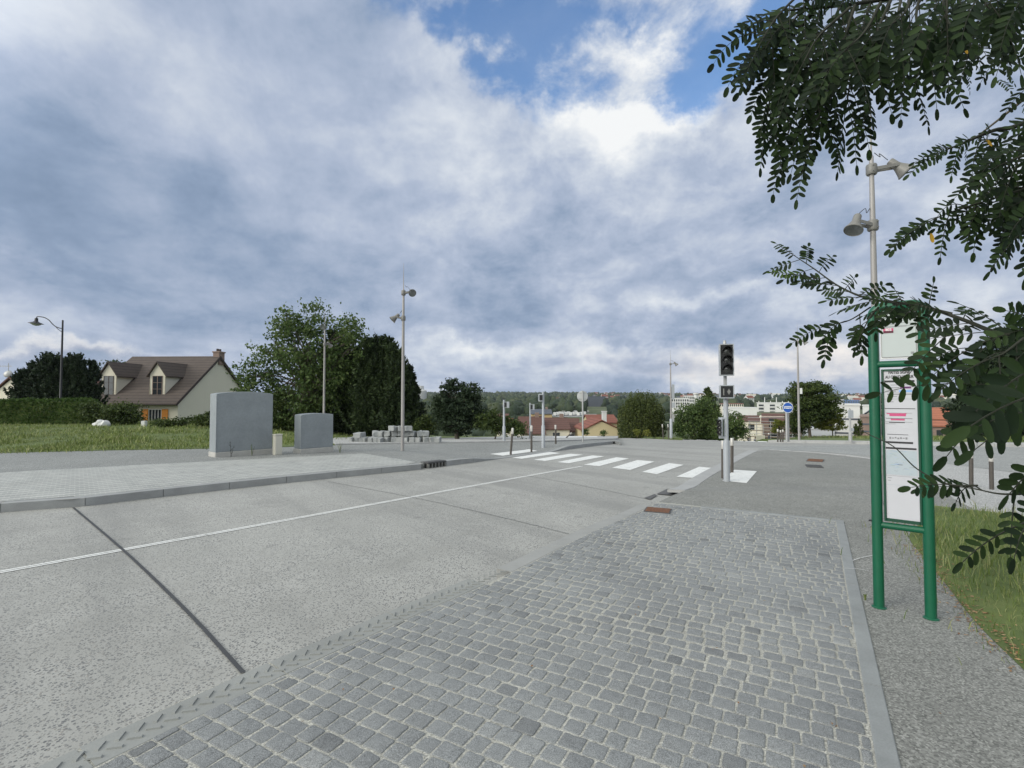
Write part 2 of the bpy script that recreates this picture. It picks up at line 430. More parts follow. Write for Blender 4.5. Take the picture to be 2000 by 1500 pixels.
def farsett_b(n, b, P, O):
    rot = n.new('ShaderNodeVectorRotate', rotation_type='Z_AXIS'); n.put(rot.inputs['Vector'], P); rot.inputs['Angle'].default_value = R(48.8-90)
    br = n.new('ShaderNodeTexBrick', offset=.5); n.put(br.inputs['Vector'], rot.outputs[0])
    br.inputs['Scale'].default_value = 1; br.inputs['Brick Width'].default_value = .15; br.inputs['Row Height'].default_value = .145
    br.inputs['Mortar Size'].default_value = .010; br.inputs['Mortar Smooth'].default_value = .4
    br.inputs['Color1'].default_value = (.26, .27, .255, 1); br.inputs['Color2'].default_value = (.32, .325, .305, 1); br.inputs['Mortar'].default_value = (.38, .375, .355, 1)
    s_ = n.new('ShaderNodeSeparateXYZ'); n.put(s_.inputs[0], rot.outputs[0])
    fr = n.m('ABSOLUTE', n.m('SUBTRACT', n.m('FRACT', n.m('ADD', n.m('DIVIDE', s_.outputs[1], .29), .5)), .5))
    c = n.mix(n.m('MULTIPLY', n.mr(fr, .05, .10, 1., 0.), n.mr(n.noise(P, 2.5, 3, .6).outputs[0], .3, .6, .3, 1.)), br.outputs[0], (.56, .555, .52, 1))
    k = n.m('ADD', .72, n.m('MULTIPLY', n.noise(P, 1.2, 6, .65).outputs[0], .56))
    return n.v('SCALE', c, k)
M_farsett = mat('pale_setts', rough=.85, build=farsett_b)
def paint_b(n, b, P, O):
    a = n.noise(P, 9, 6, .7).outputs[0]; f = n.noise(P, 70, 3, .6).outputs[0]
    k = n.mr(n.m('ADD', n.m('MULTIPLY', a, .6), n.m('MULTIPLY', f, .4)), .34, .50)
    return n.mix(k, (.42, .42, .39, 1), (.72, .72, .69, 1))
M_paint = mat('road_paint', rough=.7, build=paint_b)
M_joint = mottled((.055, .057, .06), .3, 6, 80, .3, .8, 0, 'bitumen_joint')
def grass_b(c1, c2, c3):
    def f(n, b, P, O):
        r = n.new('ShaderNodeNewGeometry').outputs['Random Per Island']
        a = n.noise(P, .7, 4, .6).outputs[0]
        t = n.m('ADD', n.m('MULTIPLY', r, .55), n.m('MULTIPLY', a, .6))
        return n.ramp(t, [(.2, c1), (.55, c2), (.95, c3)])
    return f
M_turf = mat('turf_soil', rough=1, build=lambda n, b, P, O: n.ramp(n.noise(P, 1.3, 8, .75).outputs[0], [(.25, (.045, .06, .018)), (.5, (.09, .125, .032)), (.66, (.13, .16, .045)), (.85, (.19, .18, .08))]))
M_blade = mat('grass_blades', rough=.7, build=grass_b((.05, .085, .018), (.12, .165, .04), (.30, .29, .15)), spec=.2)
M_blade2 = mat('lawn_blades', rough=.7, build=grass_b((.07, .11, .02), (.16, .21, .045), (.38, .37, .20)), spec=.2)
M_land = mat('far_land', rough=1, build=lambda n, b, P, O: n.ramp(n.noise(P, .02, 8, .7).outputs[0], [(.3, (.04, .055, .022)), (.5, (.08, .10, .04)), (.7, (.16, .16, .09))]))

def leafmat(name, dark, mid, light, nscale=.5, trans=.25):
    m = bpy.data.materials.new(name); m.use_nodes = True; n = NT(m.node_tree)
    b = m.node_tree.nodes['Principled BSDF']; out = m.node_tree.nodes['Material Output']
    g = n.new('ShaderNodeNewGeometry'); a = n.noise(g.outputs['Position'], nscale, 3, .5).outputs[0]
    t = n.m('ADD', n.m('MULTIPLY', g.outputs['Random Per Island'], .5), n.m('MULTIPLY', a, .6))
    c = n.ramp(t, [(.2, dark), (.5, mid), (.88, light)])
    n.put(b.inputs['Base Color'], c); b.inputs['Roughness'].default_value = .6; b.inputs['Specular IOR Level'].default_value = .18
    tr = n.new('ShaderNodeBsdfTranslucent'); n.put(tr.inputs[0], n.v('SCALE', c, 1.4))
    mx_ = n.new('ShaderNodeMixShader'); mx_.inputs[0].default_value = trans
    n.l.new(b.outputs[0], mx_.inputs[1]); n.l.new(tr.outputs[0], mx_.inputs[2]); n.l.new(mx_.outputs[0], out.inputs[0])
    return m
ML_dec = leafmat('broadleaf_foliage', (.030, .055, .015), (.066, .108, .03), (.135, .175, .06))
ML_dark = leafmat('dark_conifer_foliage', (.008, .014, .008), (.018, .030, .013), (.04, .055, .02), trans=.1)
ML_mid = leafmat('mid_green_foliage', (.02, .036, .01), (.045, .068, .018), (.09, .115, .03), trans=.2)
ML_yel = leafmat('yellow_green_foliage', (.06, .075, .012), (.13, .15, .025), (.22, .22, .05))
ML_pine = leafmat('pine_foliage', (.010, .02, .012), (.022, .038, .018), (.045, .065, .03), trans=.1)
ML_willow = leafmat('willow_foliage', (.03, .045, .012), (.06, .08, .02), (.11, .13, .04))
ML_hedge = leafmat('hedge_foliage', (.02, .04, .008), (.045, .085, .015), (.08, .13, .03), 1.2)
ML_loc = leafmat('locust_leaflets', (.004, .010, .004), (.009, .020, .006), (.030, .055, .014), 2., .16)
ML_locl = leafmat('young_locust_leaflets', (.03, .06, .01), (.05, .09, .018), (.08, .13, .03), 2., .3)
M_bark = mottled((.10, .085, .065), .4, 6, 40, .6, .9, 0, 'bark')
M_twig = mottled((.02, .022, .013), .3, 20, 60, .3, .8, 0, 'green_twig')
M_wood = leafmat('far_wood_foliage', (.012, .022, .012), (.03, .046, .022), (.075, .088, .04), .02, .0)

M_grey = mottled((.36, .38, .40), .08, 3, 60, .05, .45, .0, 'grey_signal_paint')
M_galv = mottled((.40, .40, .39), .14, 4, 50, .1, .5, .35, 'galvanised_steel')
M_lampp = mottled((.30, .285, .27), .12, 3, 60, .08, .5, .2, 'lamp_post_paint')
M_lampw = mottled((.19, .185, .17), .2, 9, 22, 0, .5, .15, 'weathered_lamp_paint')
M_black = mat('black_housing', (.012, .012, .013), .45)
M_lens = mat('dark_signal_lens', (.05, .05, .05), .10, spec=1.)
M_glass = mat('lamp_glass', (.12, .13, .13), .08, spec=.9)
M_boll = mottled((.085, .075, .065), .2, 8, 60, .15, .6, .1, 'dark_bollard_paint')
M_cap = mottled((.52, .50, .46), .15, 12, 60, .1, .45, .3, 'bollard_collar')
M_cab = mottled((.245, .268, .278), .22, 1.9, 14, .12, .7, 0, 'blue_grey_render')
M_plinth = mottled((.42, .41, .38), .22, 4, 40, .3, .9, 0, 'plinth_concrete')
M_cream = mottled((.55, .53, .45), .08, 3, 60, .05, .6, 0, 'cream_cabinet_plastic')
M_green = mat('green_enamel', (.004, .1, .05), .4, build=lambda n, b, P, O: n.v('SCALE', (.003, .092, .043), n.m('ADD', .8, n.m('MULTIPLY', n.noise(O, 9, 4, .6).outputs[0], .4))))
M_greend = mat('dark_green_frame', (.003, .05, .025), .4)
M_poster = mat('poster_paper', (.50, .50, .52), .25, build=lambda n, b, P, O: n.v('SCALE', (.52, .52, .545), n.m('ADD', .92, n.m('MULTIPLY', n.noise(O, 4, 3, .6).outputs[0], .16))))
M_panel = mat('stop_panel', (.46, .50, .485), .3)
M_white = mat('white_plastic', (.72, .72, .70), .4)
M_ink = mat('black_ink', (.02, .02, .022), .5); M_inkg = mat('grey_ink', (.22, .22, .23), .5)
M_pink = mat('pink_ink', (.55, .06, .18), .5); M_purple = mat('purple_ink', (.20, .05, .22), .5); M_blue = mat('blue_ink', (.22, .38, .68), .5)
M_maroon = mat('maroon_ink', (.09, .012, .03), .5); M_mapc = mat('pale_map_ink', (.40, .45, .48), .5); M_mapg = mat('map_green_ink', (.30, .45, .38), .5)
M_rust = mottled((.17, .085, .05), .4, 12, 80, .5, .85, .2, 'rusty_iron')
M_iron = mottled((.09, .09, .09), .3, 12, 80, .5, .8, .3, 'cast_iron')
M_signb = mat('sign_blue', (.02, .10, .42), .35); M_signw = mat('sign_white', (.75, .75, .75), .4)
M_blk2 = mat('black_lamp_paint', (.018, .018, .02), .4)
M_wallc = mottled((.66, .62, .51), .06, .5, 30, .1, .9, 0, 'cream_render')
M_wallg = mottled((.66, .60, .45), .06, .5, 30, .1, .9, 0, 'cream_render_gable')
M_win = mat('window_glass', (.03, .035, .04), .1, spec=.8)
M_shut = mottled((.55, .21, .03), .12, 6, 60, .1, .6, 0, 'orange_wood_shutter')
M_stone = mottled((.33, .34, .33), .35, 1.5, 30, .6, .9, 0, 'rough_stone')
M_dark = mat('dark_trim', (.05, .035, .03), .7)
def tile_b(c):
    def f(n, b, P, O):
        s_ = n.new('ShaderNodeSeparateXYZ'); n.put(s_.inputs[0], O)
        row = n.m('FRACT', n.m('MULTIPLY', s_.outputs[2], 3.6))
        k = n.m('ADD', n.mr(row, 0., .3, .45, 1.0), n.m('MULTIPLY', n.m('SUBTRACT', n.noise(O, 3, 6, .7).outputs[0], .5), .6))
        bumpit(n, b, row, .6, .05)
        return n.v('SCALE', tuple(c), k)
    return f
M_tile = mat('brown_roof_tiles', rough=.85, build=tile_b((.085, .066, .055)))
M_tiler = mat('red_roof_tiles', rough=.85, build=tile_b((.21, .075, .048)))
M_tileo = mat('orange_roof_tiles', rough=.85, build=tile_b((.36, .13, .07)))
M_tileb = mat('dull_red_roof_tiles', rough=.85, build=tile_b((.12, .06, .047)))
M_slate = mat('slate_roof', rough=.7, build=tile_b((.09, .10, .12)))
M_wallw = mottled((.60, .60, .58), .08, .4, 20, .05, .8, 0, 'white_render')
M_wally = mottled((.50, .42, .25), .06, .5, 20, .05, .9, 0, 'yellow_render')
M_wallo = mottled((.50, .37, .19), .08, .5, 20, .05, .9, 0, 'ochre_render')
M_brick = mottled((.24, .175, .145), .3, 1., 8, .1, .9, 0, 'brick_wall')
M_bblue = mat('blue_cladding', (.10, .20, .42), .5)
M_steelb = mottled((.08, .09, .11), .2, .3, 5, 0, .5, 0, 'dark_cladding')
exec_after = []

# ================================================================== GROUND
def terrain():
    xs = [-2600, -1800, -1200, -800, -500, -320, -200, -140, -100, -75] + list(np.arange(-60, 61, 1.5)) + [75, 100, 140, 200, 320, 500, 800, 1200, 1800, 2600]
    ys = [-120, -60, -30, -16, -8] + list(np.arange(-2, 72, 1.0)) + [75, 80, 86, 93, 100, 110, 120, 135, 150, 170, 200, 230, 270, 320, 380, 440] + list(range(500, 1801, 60))
    V = [(x, y, land(x, y)-(.32 if -45 < x < 45 and y < 58 else .1)) for y in ys for x in xs]
    nx = len(xs)
    Fq = [(j*nx+i, j*nx+i+1, (j+1)*nx+i+1, (j+1)*nx+i) for j in range(len(ys)-1) for i in range(nx-1)]
    o = npmesh('terrain', V, Fq, M_land); o['kind'] = 'structure'
    for p in o.data.polygons: p.use_smooth = True
terrain()
sheet('road', [(-40, -12), (42, -12), (42, 30), (38, 57), (-14, 57), (-14, 30), (-40, 12)], road_h, 0, M_road)

flat = lambda x, y: land(x, y)
# near paved stop ---------------------------------------------------
k_in = [xy(gp(u, v, walk_h)) for u, v in ((185, 1500), (370, 1406), (550, 1322), (820, 1199), (1000, 1118), (1155, 1040), (1250, 1000))]
a = Vector(k_in[0]); d_ = (a-Vector(k_in[1])).normalized()
k_in = [tuple(a+d_*6.0), tuple(a+d_*3)] + k_in
k_in = smooth_line(k_in, .25)
k_out = offset(k_in, .24)
apex = gp(1285, 981, walk_h); topR = gp(1648, 1018, walk_h); botR = gp(1760, 1500, walk_h)
dR = (botR-topR).normalized()
s_poly = [tuple(p) for p in k_in] + [xy(apex), xy(topR), xy(topR+dR*14)]
sheet('sett_bedding', s_poly, walk_h, .0035, M_mortar)
def inside(p, poly):
    c = False; n = len(poly); x, y = p[0], p[1]; j = n-1
    for i in range(n):
        xi, yi = poly[i][0], poly[i][1]; xj, yj = poly[j][0], poly[j][1]
        if (yi > y) != (yj > y) and x < (xj-xi)*(y-yi)/(yj-yi)+xi: c = not c
        j = i
    return c
nR = Vector((-dR.y, dR.x)); 
if nR.dot(Vector(apex[:2])-Vector(topR[:2])) < 0: nR = -nR
dT = (apex-topR).normalized().to_2d(); nT = Vector((-dT.y, dT.x))
if nT.y > 0: nT = -nT
iR = Vector(topR[:2]) + nR*.125
bord = .10
def inset_ok(p):
    q = Vector(p[:2]) - Vector(topR[:2])
    return q.dot(nR) > bord+.008 and q.dot(nT) > .11 and inside(p, s_poly)
def near_edge(p):   # distance to kerb inner line
    return min((Vector(p[:2])-q).length for q in k_in)
kfull = list(k_in) + [k_in[-1]+(Vector(apex[:2])-k_in[-1])*q for q in (.25, .5, .75, 1.)]
def clip(poly, p0, nrm, d0):
    """keep the part where (p-p0).nrm > d0"""
    out = []; n = len(poly)
    for i in range(n):
        a, b = poly[i], poly[(i+1) % n]; da = (a-p0).dot(nrm)-d0; db = (b-p0).dot(nrm)-d0
        if da >= 0: out.append(a)
        if (da < 0) != (db < 0): out.append(a+(b-a)*(da/(da-db)))
    return out
def setts():
    V = []; Fc = []
    cdir = Vector((-.875, .485)).normalized(); ndir = Vector((.485, .875)).normalized()
    o0 = Vector((1.5, 2.0)); pitch = .124; T2 = Vector(topR[:2])
    row = -50
    while row < 75:
        t = -9.0 + rnd.random()*.15; wav = [rnd.uniform(-.003, .003) for _ in range(200)]; k = 0
        while t < 9:
            wd = rnd.uniform(.108, .152); k += 1
            cen = o0 + ndir*(row*pitch) + cdir*(t+wd/2)
            if -3 < cen.y < 11 and cen.x > -6 and (cen-T2).dot(nR) > bord-.1 and (cen-T2).dot(nT) > -.05:
                g_ = .009+.010*max(0, mnoise.noise(Vector((cen.x*.9, cen.y*.9, 8)))+.15)*1.6; j = .5*(wd-g_); h = .5*(pitch-g_)
                j2 = .006
                cs = []
                for sx_, sy_ in ((-1,-1),(1,-1),(1,1),(-1,1)):
                    cs.append(cen + cdir*(sx_*j+rnd.uniform(-j2, j2*.6)*.7) + ndir*(sy_*h+rnd.uniform(-j2, j2)*.6+wav[k % 200]))
                cs = clip(cs, T2, nR, bord+.010); cs = clip(cs, T2, nT, .105) if len(cs) > 2 else cs
                if len(cs) > 2:
                    i_ = min(range(len(kfull)), key=lambda q: (kfull[q]-cen).length_squared); i_ = min(max(1, i_), len(kfull)-2)
                    tt = (kfull[i_+1]-kfull[i_-1]).normalized(); kn = Vector((tt.y, -tt.x))
                    cs = clip(cs, kfull[i_], kn, .012)
                ar = abs(sum(cs[i-1].x*cs[i].y-cs[i].x*cs[i-1].y for i in range(len(cs))))/2 if len(cs) > 2 else 0
                if ar > .0016:
                    cen = sum(cs, Vector((0, 0)))/len(cs)
                    r = rnd.uniform(.009, .020); ring = []; m = len(cs)
                    for i in range(m):
                        p = cs[i]; e1 = cs[i-1]-p; e2 = cs[(i+1) % m]-p; r1 = min(r, e1.length*.35); r2_ = min(r, e2.length*.35)
                        if e1.length < 1e-4 or e2.length < 1e-4: continue
                        a_ = e1.normalized(); b_ = e2.normalized()
                        ring += [p+a_*r1, p+a_*r1*.28+b_*r2_*.28, p+b_*r2_]
                        mid = (p+cs[(i+1) % m])/2; out = (mid-cen).normalized()
                        ring.append(mid+out*rnd.uniform(-.003, .001))
                    zt = .0065+rnd.uniform(-.0022, .0028); tx, ty = rnd.uniform(-.018, .018), rnd.uniform(-.018, .018)
                    b = len(V); n = len(ring)
                    for lvl, (sc_, dz) in enumerate(((1.0, -.012), (1.0, -.005), (.970, -.0004), (.88, .0006))):
                        for q in ring:
                            qq = cen+(q-cen)*sc_; dd = qq-cen
                            z = walk_h(qq.x, qq.y)+zt+dz+dd.x*tx+dd.y*ty+(rnd.uniform(-.0012, .0012) if lvl else 0)
                            V.append((qq.x, qq.y, max(z, walk_h(qq.x, qq.y)-.004) if lvl == 0 else z))
                    for l in range(3):
                        for i in range(n): Fc.append((b+l*n+i, b+l*n+(i+1) % n, b+(l+1)*n+(i+1) % n, b+(l+1)*n+i))
                    Fc.append(tuple(b+3*n+i for i in range(n)))
            t += wd
        row += 1
    mb = MB(); mb.v = V; mb.f = Fc; mb.mi = [0]*len(Fc)
    o = obj('sett_paving', mb, M_sett, smooth=75); o['kind'] = 'structure'
setts()
def slab_strip(name, line, w0, w1, z0, z1, m, blk, gap=.008, hf=walk_h, ch=.006):
    """a row of blocks along a line, between two offsets"""
    pts = resample(line, blk); mb = MB()
    for a_, b_ in zip(pts, pts[1:]):
        t = (b_-a_).normalized(); nrm = Vector((-t.y, t.x)); a2 = a_+t*gap/2; b2 = b_-t*gap/2
        sub = max(1, int(blk/.5))
        for kk in range(sub):
            p0 = a2+(b2-a2)*(kk/sub); p1 = a2+(b2-a2)*((kk+1)/sub); jz = 0
            vs = []
            for p in (p0, p1):
                for ww, zz_ in ((w0, z0), (w0, z1-ch), (w0+(ch if w1 > w0 else -ch), z1), (w1-(ch if w1 > w0 else -ch), z1), (w1, z1-ch), (w1, z0)):
                    q = p+nrm*ww; vs.append((q.x, q.y, hf(q.x, q.y)+zz_+jz))
            fs = [(i, i+1, i+7, i+6) for i in range(5)]
            if kk == 0: fs.append((0, 5, 4, 3, 2, 1))
            if kk == sub-1: fs.append((6, 7, 8, 9, 10, 11))
            mb.add(vs, fs)
    mf = MB(); fp = resample(line, .5)
    wa, wb = (w0+(.004 if w1 > w0 else -.004), w1-(.004 if w1 > w0 else -.004)); oa = offset(fp, wa); ob_ = offset(fp, wb)
    for i in range(len(fp)-1): mf.quad(*[(q.x, q.y, hf(q.x, q.y)+z1-.0045) for q in (oa[i], oa[i+1], ob_[i+1], ob_[i])])
    f_ = obj('joint_mortar', mf, M_mortar); f_['kind'] = 'structure'
    o = obj(name, mb, m); o['kind'] = 'structure'; return o
# pale border slabs on two sides of the setts
brd = resample([xy(topR), xy(topR+dR*12)], .25)
sgn = 1 if (Vector((-(dR.y), dR.x))).dot(nR) > 0 else -1
slab_strip('border_slabs', [xy(topR), xy(topR+dR*12)], .0, sgn*bord, -.02, .012, conc((.245, .255, .25), 'border_slab', .35), 1.0)
sgn2 = 1 if Vector((-dT.y, dT.x)).dot(nT) > 0 else -1
slab_strip('border_slabs', [xy(topR), xy(apex)], .0, sgn2*.10, -.02, .012, bpy.data.materials['border_slab'], 1.0)
# chevron kerb of the stop
chev_end = gp(1000, 1118, walk_h); 
i_end = min(range(len(k_in)), key=lambda i: (k_in[i]-Vector(chev_end[:2])).length)
slab_strip('chevron_kerb', k_in[:i_end+1], .0, .24, -.25, .006, M_chev, 1.0)
kin2 = k_in[i_end:] + [Vector(apex[:2])]
slab_strip('platform_kerb', kin2, .0, .20, -.25, .004, conc((.30, .30, .285), 'plain_kerb'), 1.0)
def chevrons():
    mb = MB(); pts = resample(k_in[:i_end+1], .088)
    for i in range(1, len(pts)-1):
        t = (pts[i+1]-pts[i-1]).normalized(); nrm = Vector((-t.y, t.x))
        for col in (0, 1):
            c = pts[i]+nrm*(.075+.075*col)+t*(.0 if col else .0375)
            dr = (t*(1 if col else -1)+nrm).normalized()*.040; sd = Vector((-dr.y, dr.x)).normalized()*.010
            q = [c-dr-sd, c+dr-sd, c+dr+sd, c-dr+sd]; z = walk_h(c.x, c.y)+.0055
            vs = [(p.x, p.y, z) for p in q]+[(c.x+(p.x-c.x)*.8, c.y+(p.y-c.y)*.8, z+.009) for p in q]
            mb.add(vs, [(4,5,6,7),(0,1,5,4),(1,2,6,5),(2,3,7,6),(3,0,4,7)])
    o = obj('chevron_ridges', mb, M_chev); o['kind'] = 'structure'
chevrons()
# near footway (chippings): one sheet up to the light gutter line
fw_px = [(1285, 981), (1337, 958), (1378, 937), (1425, 909), (1480, 880.5), (1500, 878.5), (1600, 885), (1700, 896), (1770, 918), (1824, 948), (1867, 978), (1935, 1006)]
fw = [xy(gp(u, v, walk_h)) for u, v in fw_px]
fw = fw + [(6.2, 6.4), (8.5, 5.6), (14, 4), (14, -6), tuple(Vector(topR[:2])+Vector(dR[:2])*14), xy(topR)]
sheet('footway', fw, walk_h, 0, M_foot)
# slim pale gutter between footway and road
g1 = smooth_line([xy(gp(u, v, walk_h)) for u, v in ((1337, 958), (1378, 937), (1425, 909), (1480, 880.5))], .4)
slab_strip('gutter_slabs', g1, 0.0, .34, -.05, .008, conc((.35, .35, .34), 'gutter_slab'), 1.0)
g2 = smooth_line([xy(gp(u, v, walk_h)) for u, v in ((1500, 878.5), (1600, 885), (1700, 896), (1770, 918), (1824, 948), (1867, 978), (1935, 1006))], .4)
slab_strip('gutter_slabs', g2, 0.0, .22, -.05, .008, M_lightc, 1.0)
# side road to the right with its pale concrete corner
sheet('side_road', [xy(gp(u, v)) for u, v in ((1500, 872), (1480, 878), (1600, 882), (1700, 891), (1780, 899), (1830, 903), (2000, 925), (2400, 960), (2600, 900), (2050, 874), (1850, 871), (1660, 869))], road_h, .004, M_side)
sheet('corner_apron', [xy(gp(u, v)) for u, v in ((1700, 892), (1770, 916), (1824, 948), (1867, 978), (1935, 1006), (2250, 1090), (2700, 1150), (2500, 975), (2000, 926), (1830, 904), (1780, 900))], road_h, .004, M_lightc)
# far side of the side road
rs = [xy(gp(u, v)) for u, v in ((1500, 864.5), (1600, 866), (1700, 868), (1830, 871), (2050, 874), (2500, 880))]
def poly_off(line, w_): return [tuple(p) for p in offset([Vector(p) for p in line], w_)]
rs_l = smooth_line(rs, .8)
slab_strip('far_kerb', rs_l, .0, .25, -.2, .0, M_kerb, 1.0, .01, lambda x, y: land(x, y))
sheet('far_footway', [tuple(p) for p in offset(rs_l, .24)] + [tuple(p) for p in reversed(offset(rs_l, 2.6))], flat, -.004, M_lightc)

# far pavement across the road -------------------------------------
fk_px = [(0, 1001), (140, 991.5), (300, 972.5), (530, 946.5), (680, 931), (820, 917.5), (870, 911), (945, 900.5), (1000, 893), (1040, 887.5), (1090, 881), (1150, 872.5), (1205, 866.5)]
fk = [xy(gp(u, v)) for u, v in fk_px]
a = Vector(fk[0]); d0 = (a-Vector(fk[2])).normalized()
fk = [tuple(a+d0*24), tuple(a+d0*8)] + fk
fkl = smooth_line(fk, .4)
endk = Vector(fk[-1])
# split the kerb around the street drain
dr0, dr1 = Vector(gp(836, 915)[:2]), Vector(gp(872, 910.5)[:2])
i0 = min(range(len(fkl)), key=lambda i: (fkl[i]-dr0).length); i1 = min(range(len(fkl)), key=lambda i: (fkl[i]-dr1).length)
slab_strip('kerb', fkl[:i0]+[dr0], -.0, .22, -.2, .004, M_kerb2, 1.2, .01, far_h)
slab_strip('kerb', [dr1]+fkl[i1+1:], -.0, .22, -.2, .004, M_kerb2, 1.2, .01, far_h)
back = [(1212, 864), (1210, 858.5), (1080, 861), (900, 864.5), (655, 869.5), (560, 873), (400, 876.5), (200, 880), (0, 885)]
bk = [xy(gp(u, v, far_h)) for u, v in back]
aL = Vector(bk[-1])+ (Vector(bk[-1])-Vector(bk[-3])).normalized()*26
pave = [tuple(p) for p in offset(fkl, .215)] + bk + [tuple(aL)]
sheet('far_pavement', pave, far_h, 0, M_path)
sb = [xy(gp(u, v, far_h)) for u, v in ((812, 902.5), (710, 886), (500, 896.5), (250, 909.5), (0, 923.5))]
aS = Vector(sb[-1])+d0*24
isb = min(range(len(fkl)), key=lambda i: (fkl[i]-Vector(gp(815, 916)[:2])).length)
sheet('sett_band', [tuple(p) for p in offset(fkl[:isb], .225)] + sb + [tuple(aS)], far_h, .005, M_farsett)
# flush pale edging and the raised strip beyond it
le = smooth_line([xy(gp(u, v, far_h)) for u, v in ((655, 869.5), (800, 867), (1000, 864), (1088, 862.5), (1210, 858))], .6)
slab_strip('far_edging', le, 0, .16, -.1, .07, M_kerb, 1.0, .01, far_h)
f2 = offset(le, .15); f3 = smooth_line([xy(gp(u, v, flat)) for u, v in ((640, 857.5), (800, 855.5), (1000, 853.5), (1210, 851))], .6)
sheet('verge_footway', [tuple(p) for p in f2] + [tuple(p) for p in reversed(f3)], far_h, .065, M_lightc)
# lawn / verge turf
lawn = [(-60, 10)] + [tuple(aL)] + list(reversed(bk[4:9])) + [xy(gp(640, 857.5, flat))] + [tuple(p) for p in f3] + [(14, 38), (13, 52), (-60, 52)]
lawn[0] = (aL.x, 52)
lawn = lawn[:-1]
lawn = [p for p in lawn if p is not None]
sheet('lawn', [(aL.x-1, 57.5), tuple(aL)] + [tuple(p) for p in reversed(bk[4:9])] + [tuple(p) for p in f3] + [(13, 38), (13, 57.5)], land, .02, M_turf)
# grass bank at the near right
rg_px = [(1790, 1030), (1776, 1052), (1815, 1100), (1862, 1160), (1905, 1215), (1960, 1270), (2010, 1318)]
rg = [xy(gp(u, v, flat)) for u, v in rg_px]
rg_edge = smooth_line([xy(gp(1826, 988, flat))] + rg + [(3.6, 2.2), (4.2, 0.5), (4.6, -3)], .25)
rg_poly = [tuple(p) for p in rg_edge] + [(13, -5), (13, 4.2), (8, 5.7), xy(gp(1930, 1004, flat))]
def bank_h(x, y):
    dmin = min((Vector((x, y))-p).length for p in rg_edge)
    return land(x, y) + (ROADZ*ss(9.6, 11.4, y)) + .10*ss(0, 1.6, dmin) + .25*ss(1.5, 6, dmin)
sheet('grass_bank', rg_poly, bank_h, .006, M_turf, step=.5)
# verge beyond the side road
far_verge = [tuple(p) for p in offset(rs_l, 2.5)]
fv = [p for p in far_verge] + [(44, 34), (42, 57), (13.2, 57), far_verge[0]]
sheet('far_verge', [p for p in far_verge if p[0] > 17] + [(40, 57.5), (17, 57.5)], land, .02, M_turf)

# grass tufts as real blades
def blades(name, n, sampler, h, wd, mat_, clump=5, flower=0):
    V = []; Fc = []
    for _ in range(n):
        s_ = sampler()
        if s_ is None: continue
        x0, y0, z0, hs = s_
        for k in range(clump):
            x = x0+rnd.gauss(0, hs*.28); y = y0+rnd.gauss(0, hs*.28); hh = h*hs*rnd.uniform(.5, 1.25); an = rnd.random()*math.pi
            dx, dy = math.cos(an)*wd*hs, math.sin(an)*wd*hs; lx, ly = rnd.gauss(0, .38)*hh, rnd.gauss(0, .38)*hh
            b = len(V)
            V += [(x-dx, y-dy, z0-.01), (x+dx, y+dy, z0-.01), (x+lx*.4+dx*.7, y+ly*.4+dy*.7, z0+hh*.6), (x+lx*.4-dx*.7, y+ly*.4-dy*.7, z0+hh*.6),
                  (x+lx+dx*.1, y+ly+dy*.1, z0+hh), (x+lx-dx*.1, y+ly-dy*.1, z0+hh)]
            Fc += [(b, b+1, b+2, b+3), (b+3, b+2, b+4, b+5)]
    o = npmesh(name, V, Fc, mat_); o['kind'] = 'stuff'; return o
lawn_p = [(aL.x, 50)] + [tuple(aL)] + [tuple(p) for p in reversed(bk[4:9])] + [tuple(p) for p in f3] + [(13, 38), (13, 50)]
def s_lawn():
    y = 16+ (rnd.random()**1.5)*30; x = rnd.uniform(-1.15*y, .35*y)
    if not inside((x, y), lawn_p): return None
    k = mnoise.noise(Vector((x*.5, y*.5, 0)))
    low = .35 if x > -9.5 else 1
    return x, y, land(x, y)+.02, low*(.9+1.2*max(-.4, k))*(.7+.3*rnd.random())*(.8+y*.016)
blades('lawn_grass', 21000, s_lawn, .115, .011, M_blade2, 5)
def s_bank():
    y = rnd.uniform(-1, 8); x = rnd.uniform(2.8, 9)
    if x/max(y, .3) > 1.35 and rnd.random() < .7: return None
    if not inside((x, y), rg_poly): return None
    dm = min((Vector((x, y))-p).length for p in rg_edge)
    if rnd.random() > .15+dm*2: return None
    k = mnoise.noise(Vector((x*1.3, y*1.3, 5)))
    return x, y, bank_h(x, y), .8+1.0*max(-.45, k)
blades('bank_grass', 9000, s_bank, .085, .0035, M_blade, 6)
def s_fv():
    x = rnd.uniform(24, 42); y = rnd.uniform(19, 45)
    if not inside((x, y), fv): return None
    return x, y, land(x, y)+.02, .9
blades('verge_grass', 2500, s_fv, .2, .018, M_blade, 4)
# dead leaves gathered along the grass edge
def litter():
    V = []; Fc = []
    for _ in range(1500):
        p = rnd.choice(rg_edge[:28]); q = p+Vector((rnd.gauss(.03, .07), rnd.gauss(0, .12)))
        if q.y > 6.2: continue
        z = max(walk_h(q.x, q.y)+.004, bank_h(q.x, q.y)+.012 if inside(q, rg_poly) else -9); an = rnd.random()*6.28; L = rnd.uniform(.008, .02); W_ = L*.45
        c, s_ = math.cos(an), math.sin(an); b = len(V)
        for k, (px_, py_) in enumerate(((-L, 0), (0, -W_), (L, 0), (0, W_))): V.append((q.x+px_*c-py_*s_, q.y+px_*s_+py_*c, z+rnd.uniform(0, .008)))
        Fc.append((b, b+1, b+2, b+3))
    o = npmesh('leaf_litter', V, Fc, leafmat('dry_leaves', (.16, .07, .03), (.26, .15, .07), (.38, .27, .15), 3, 0)); o['kind'] = 'stuff'
litter()

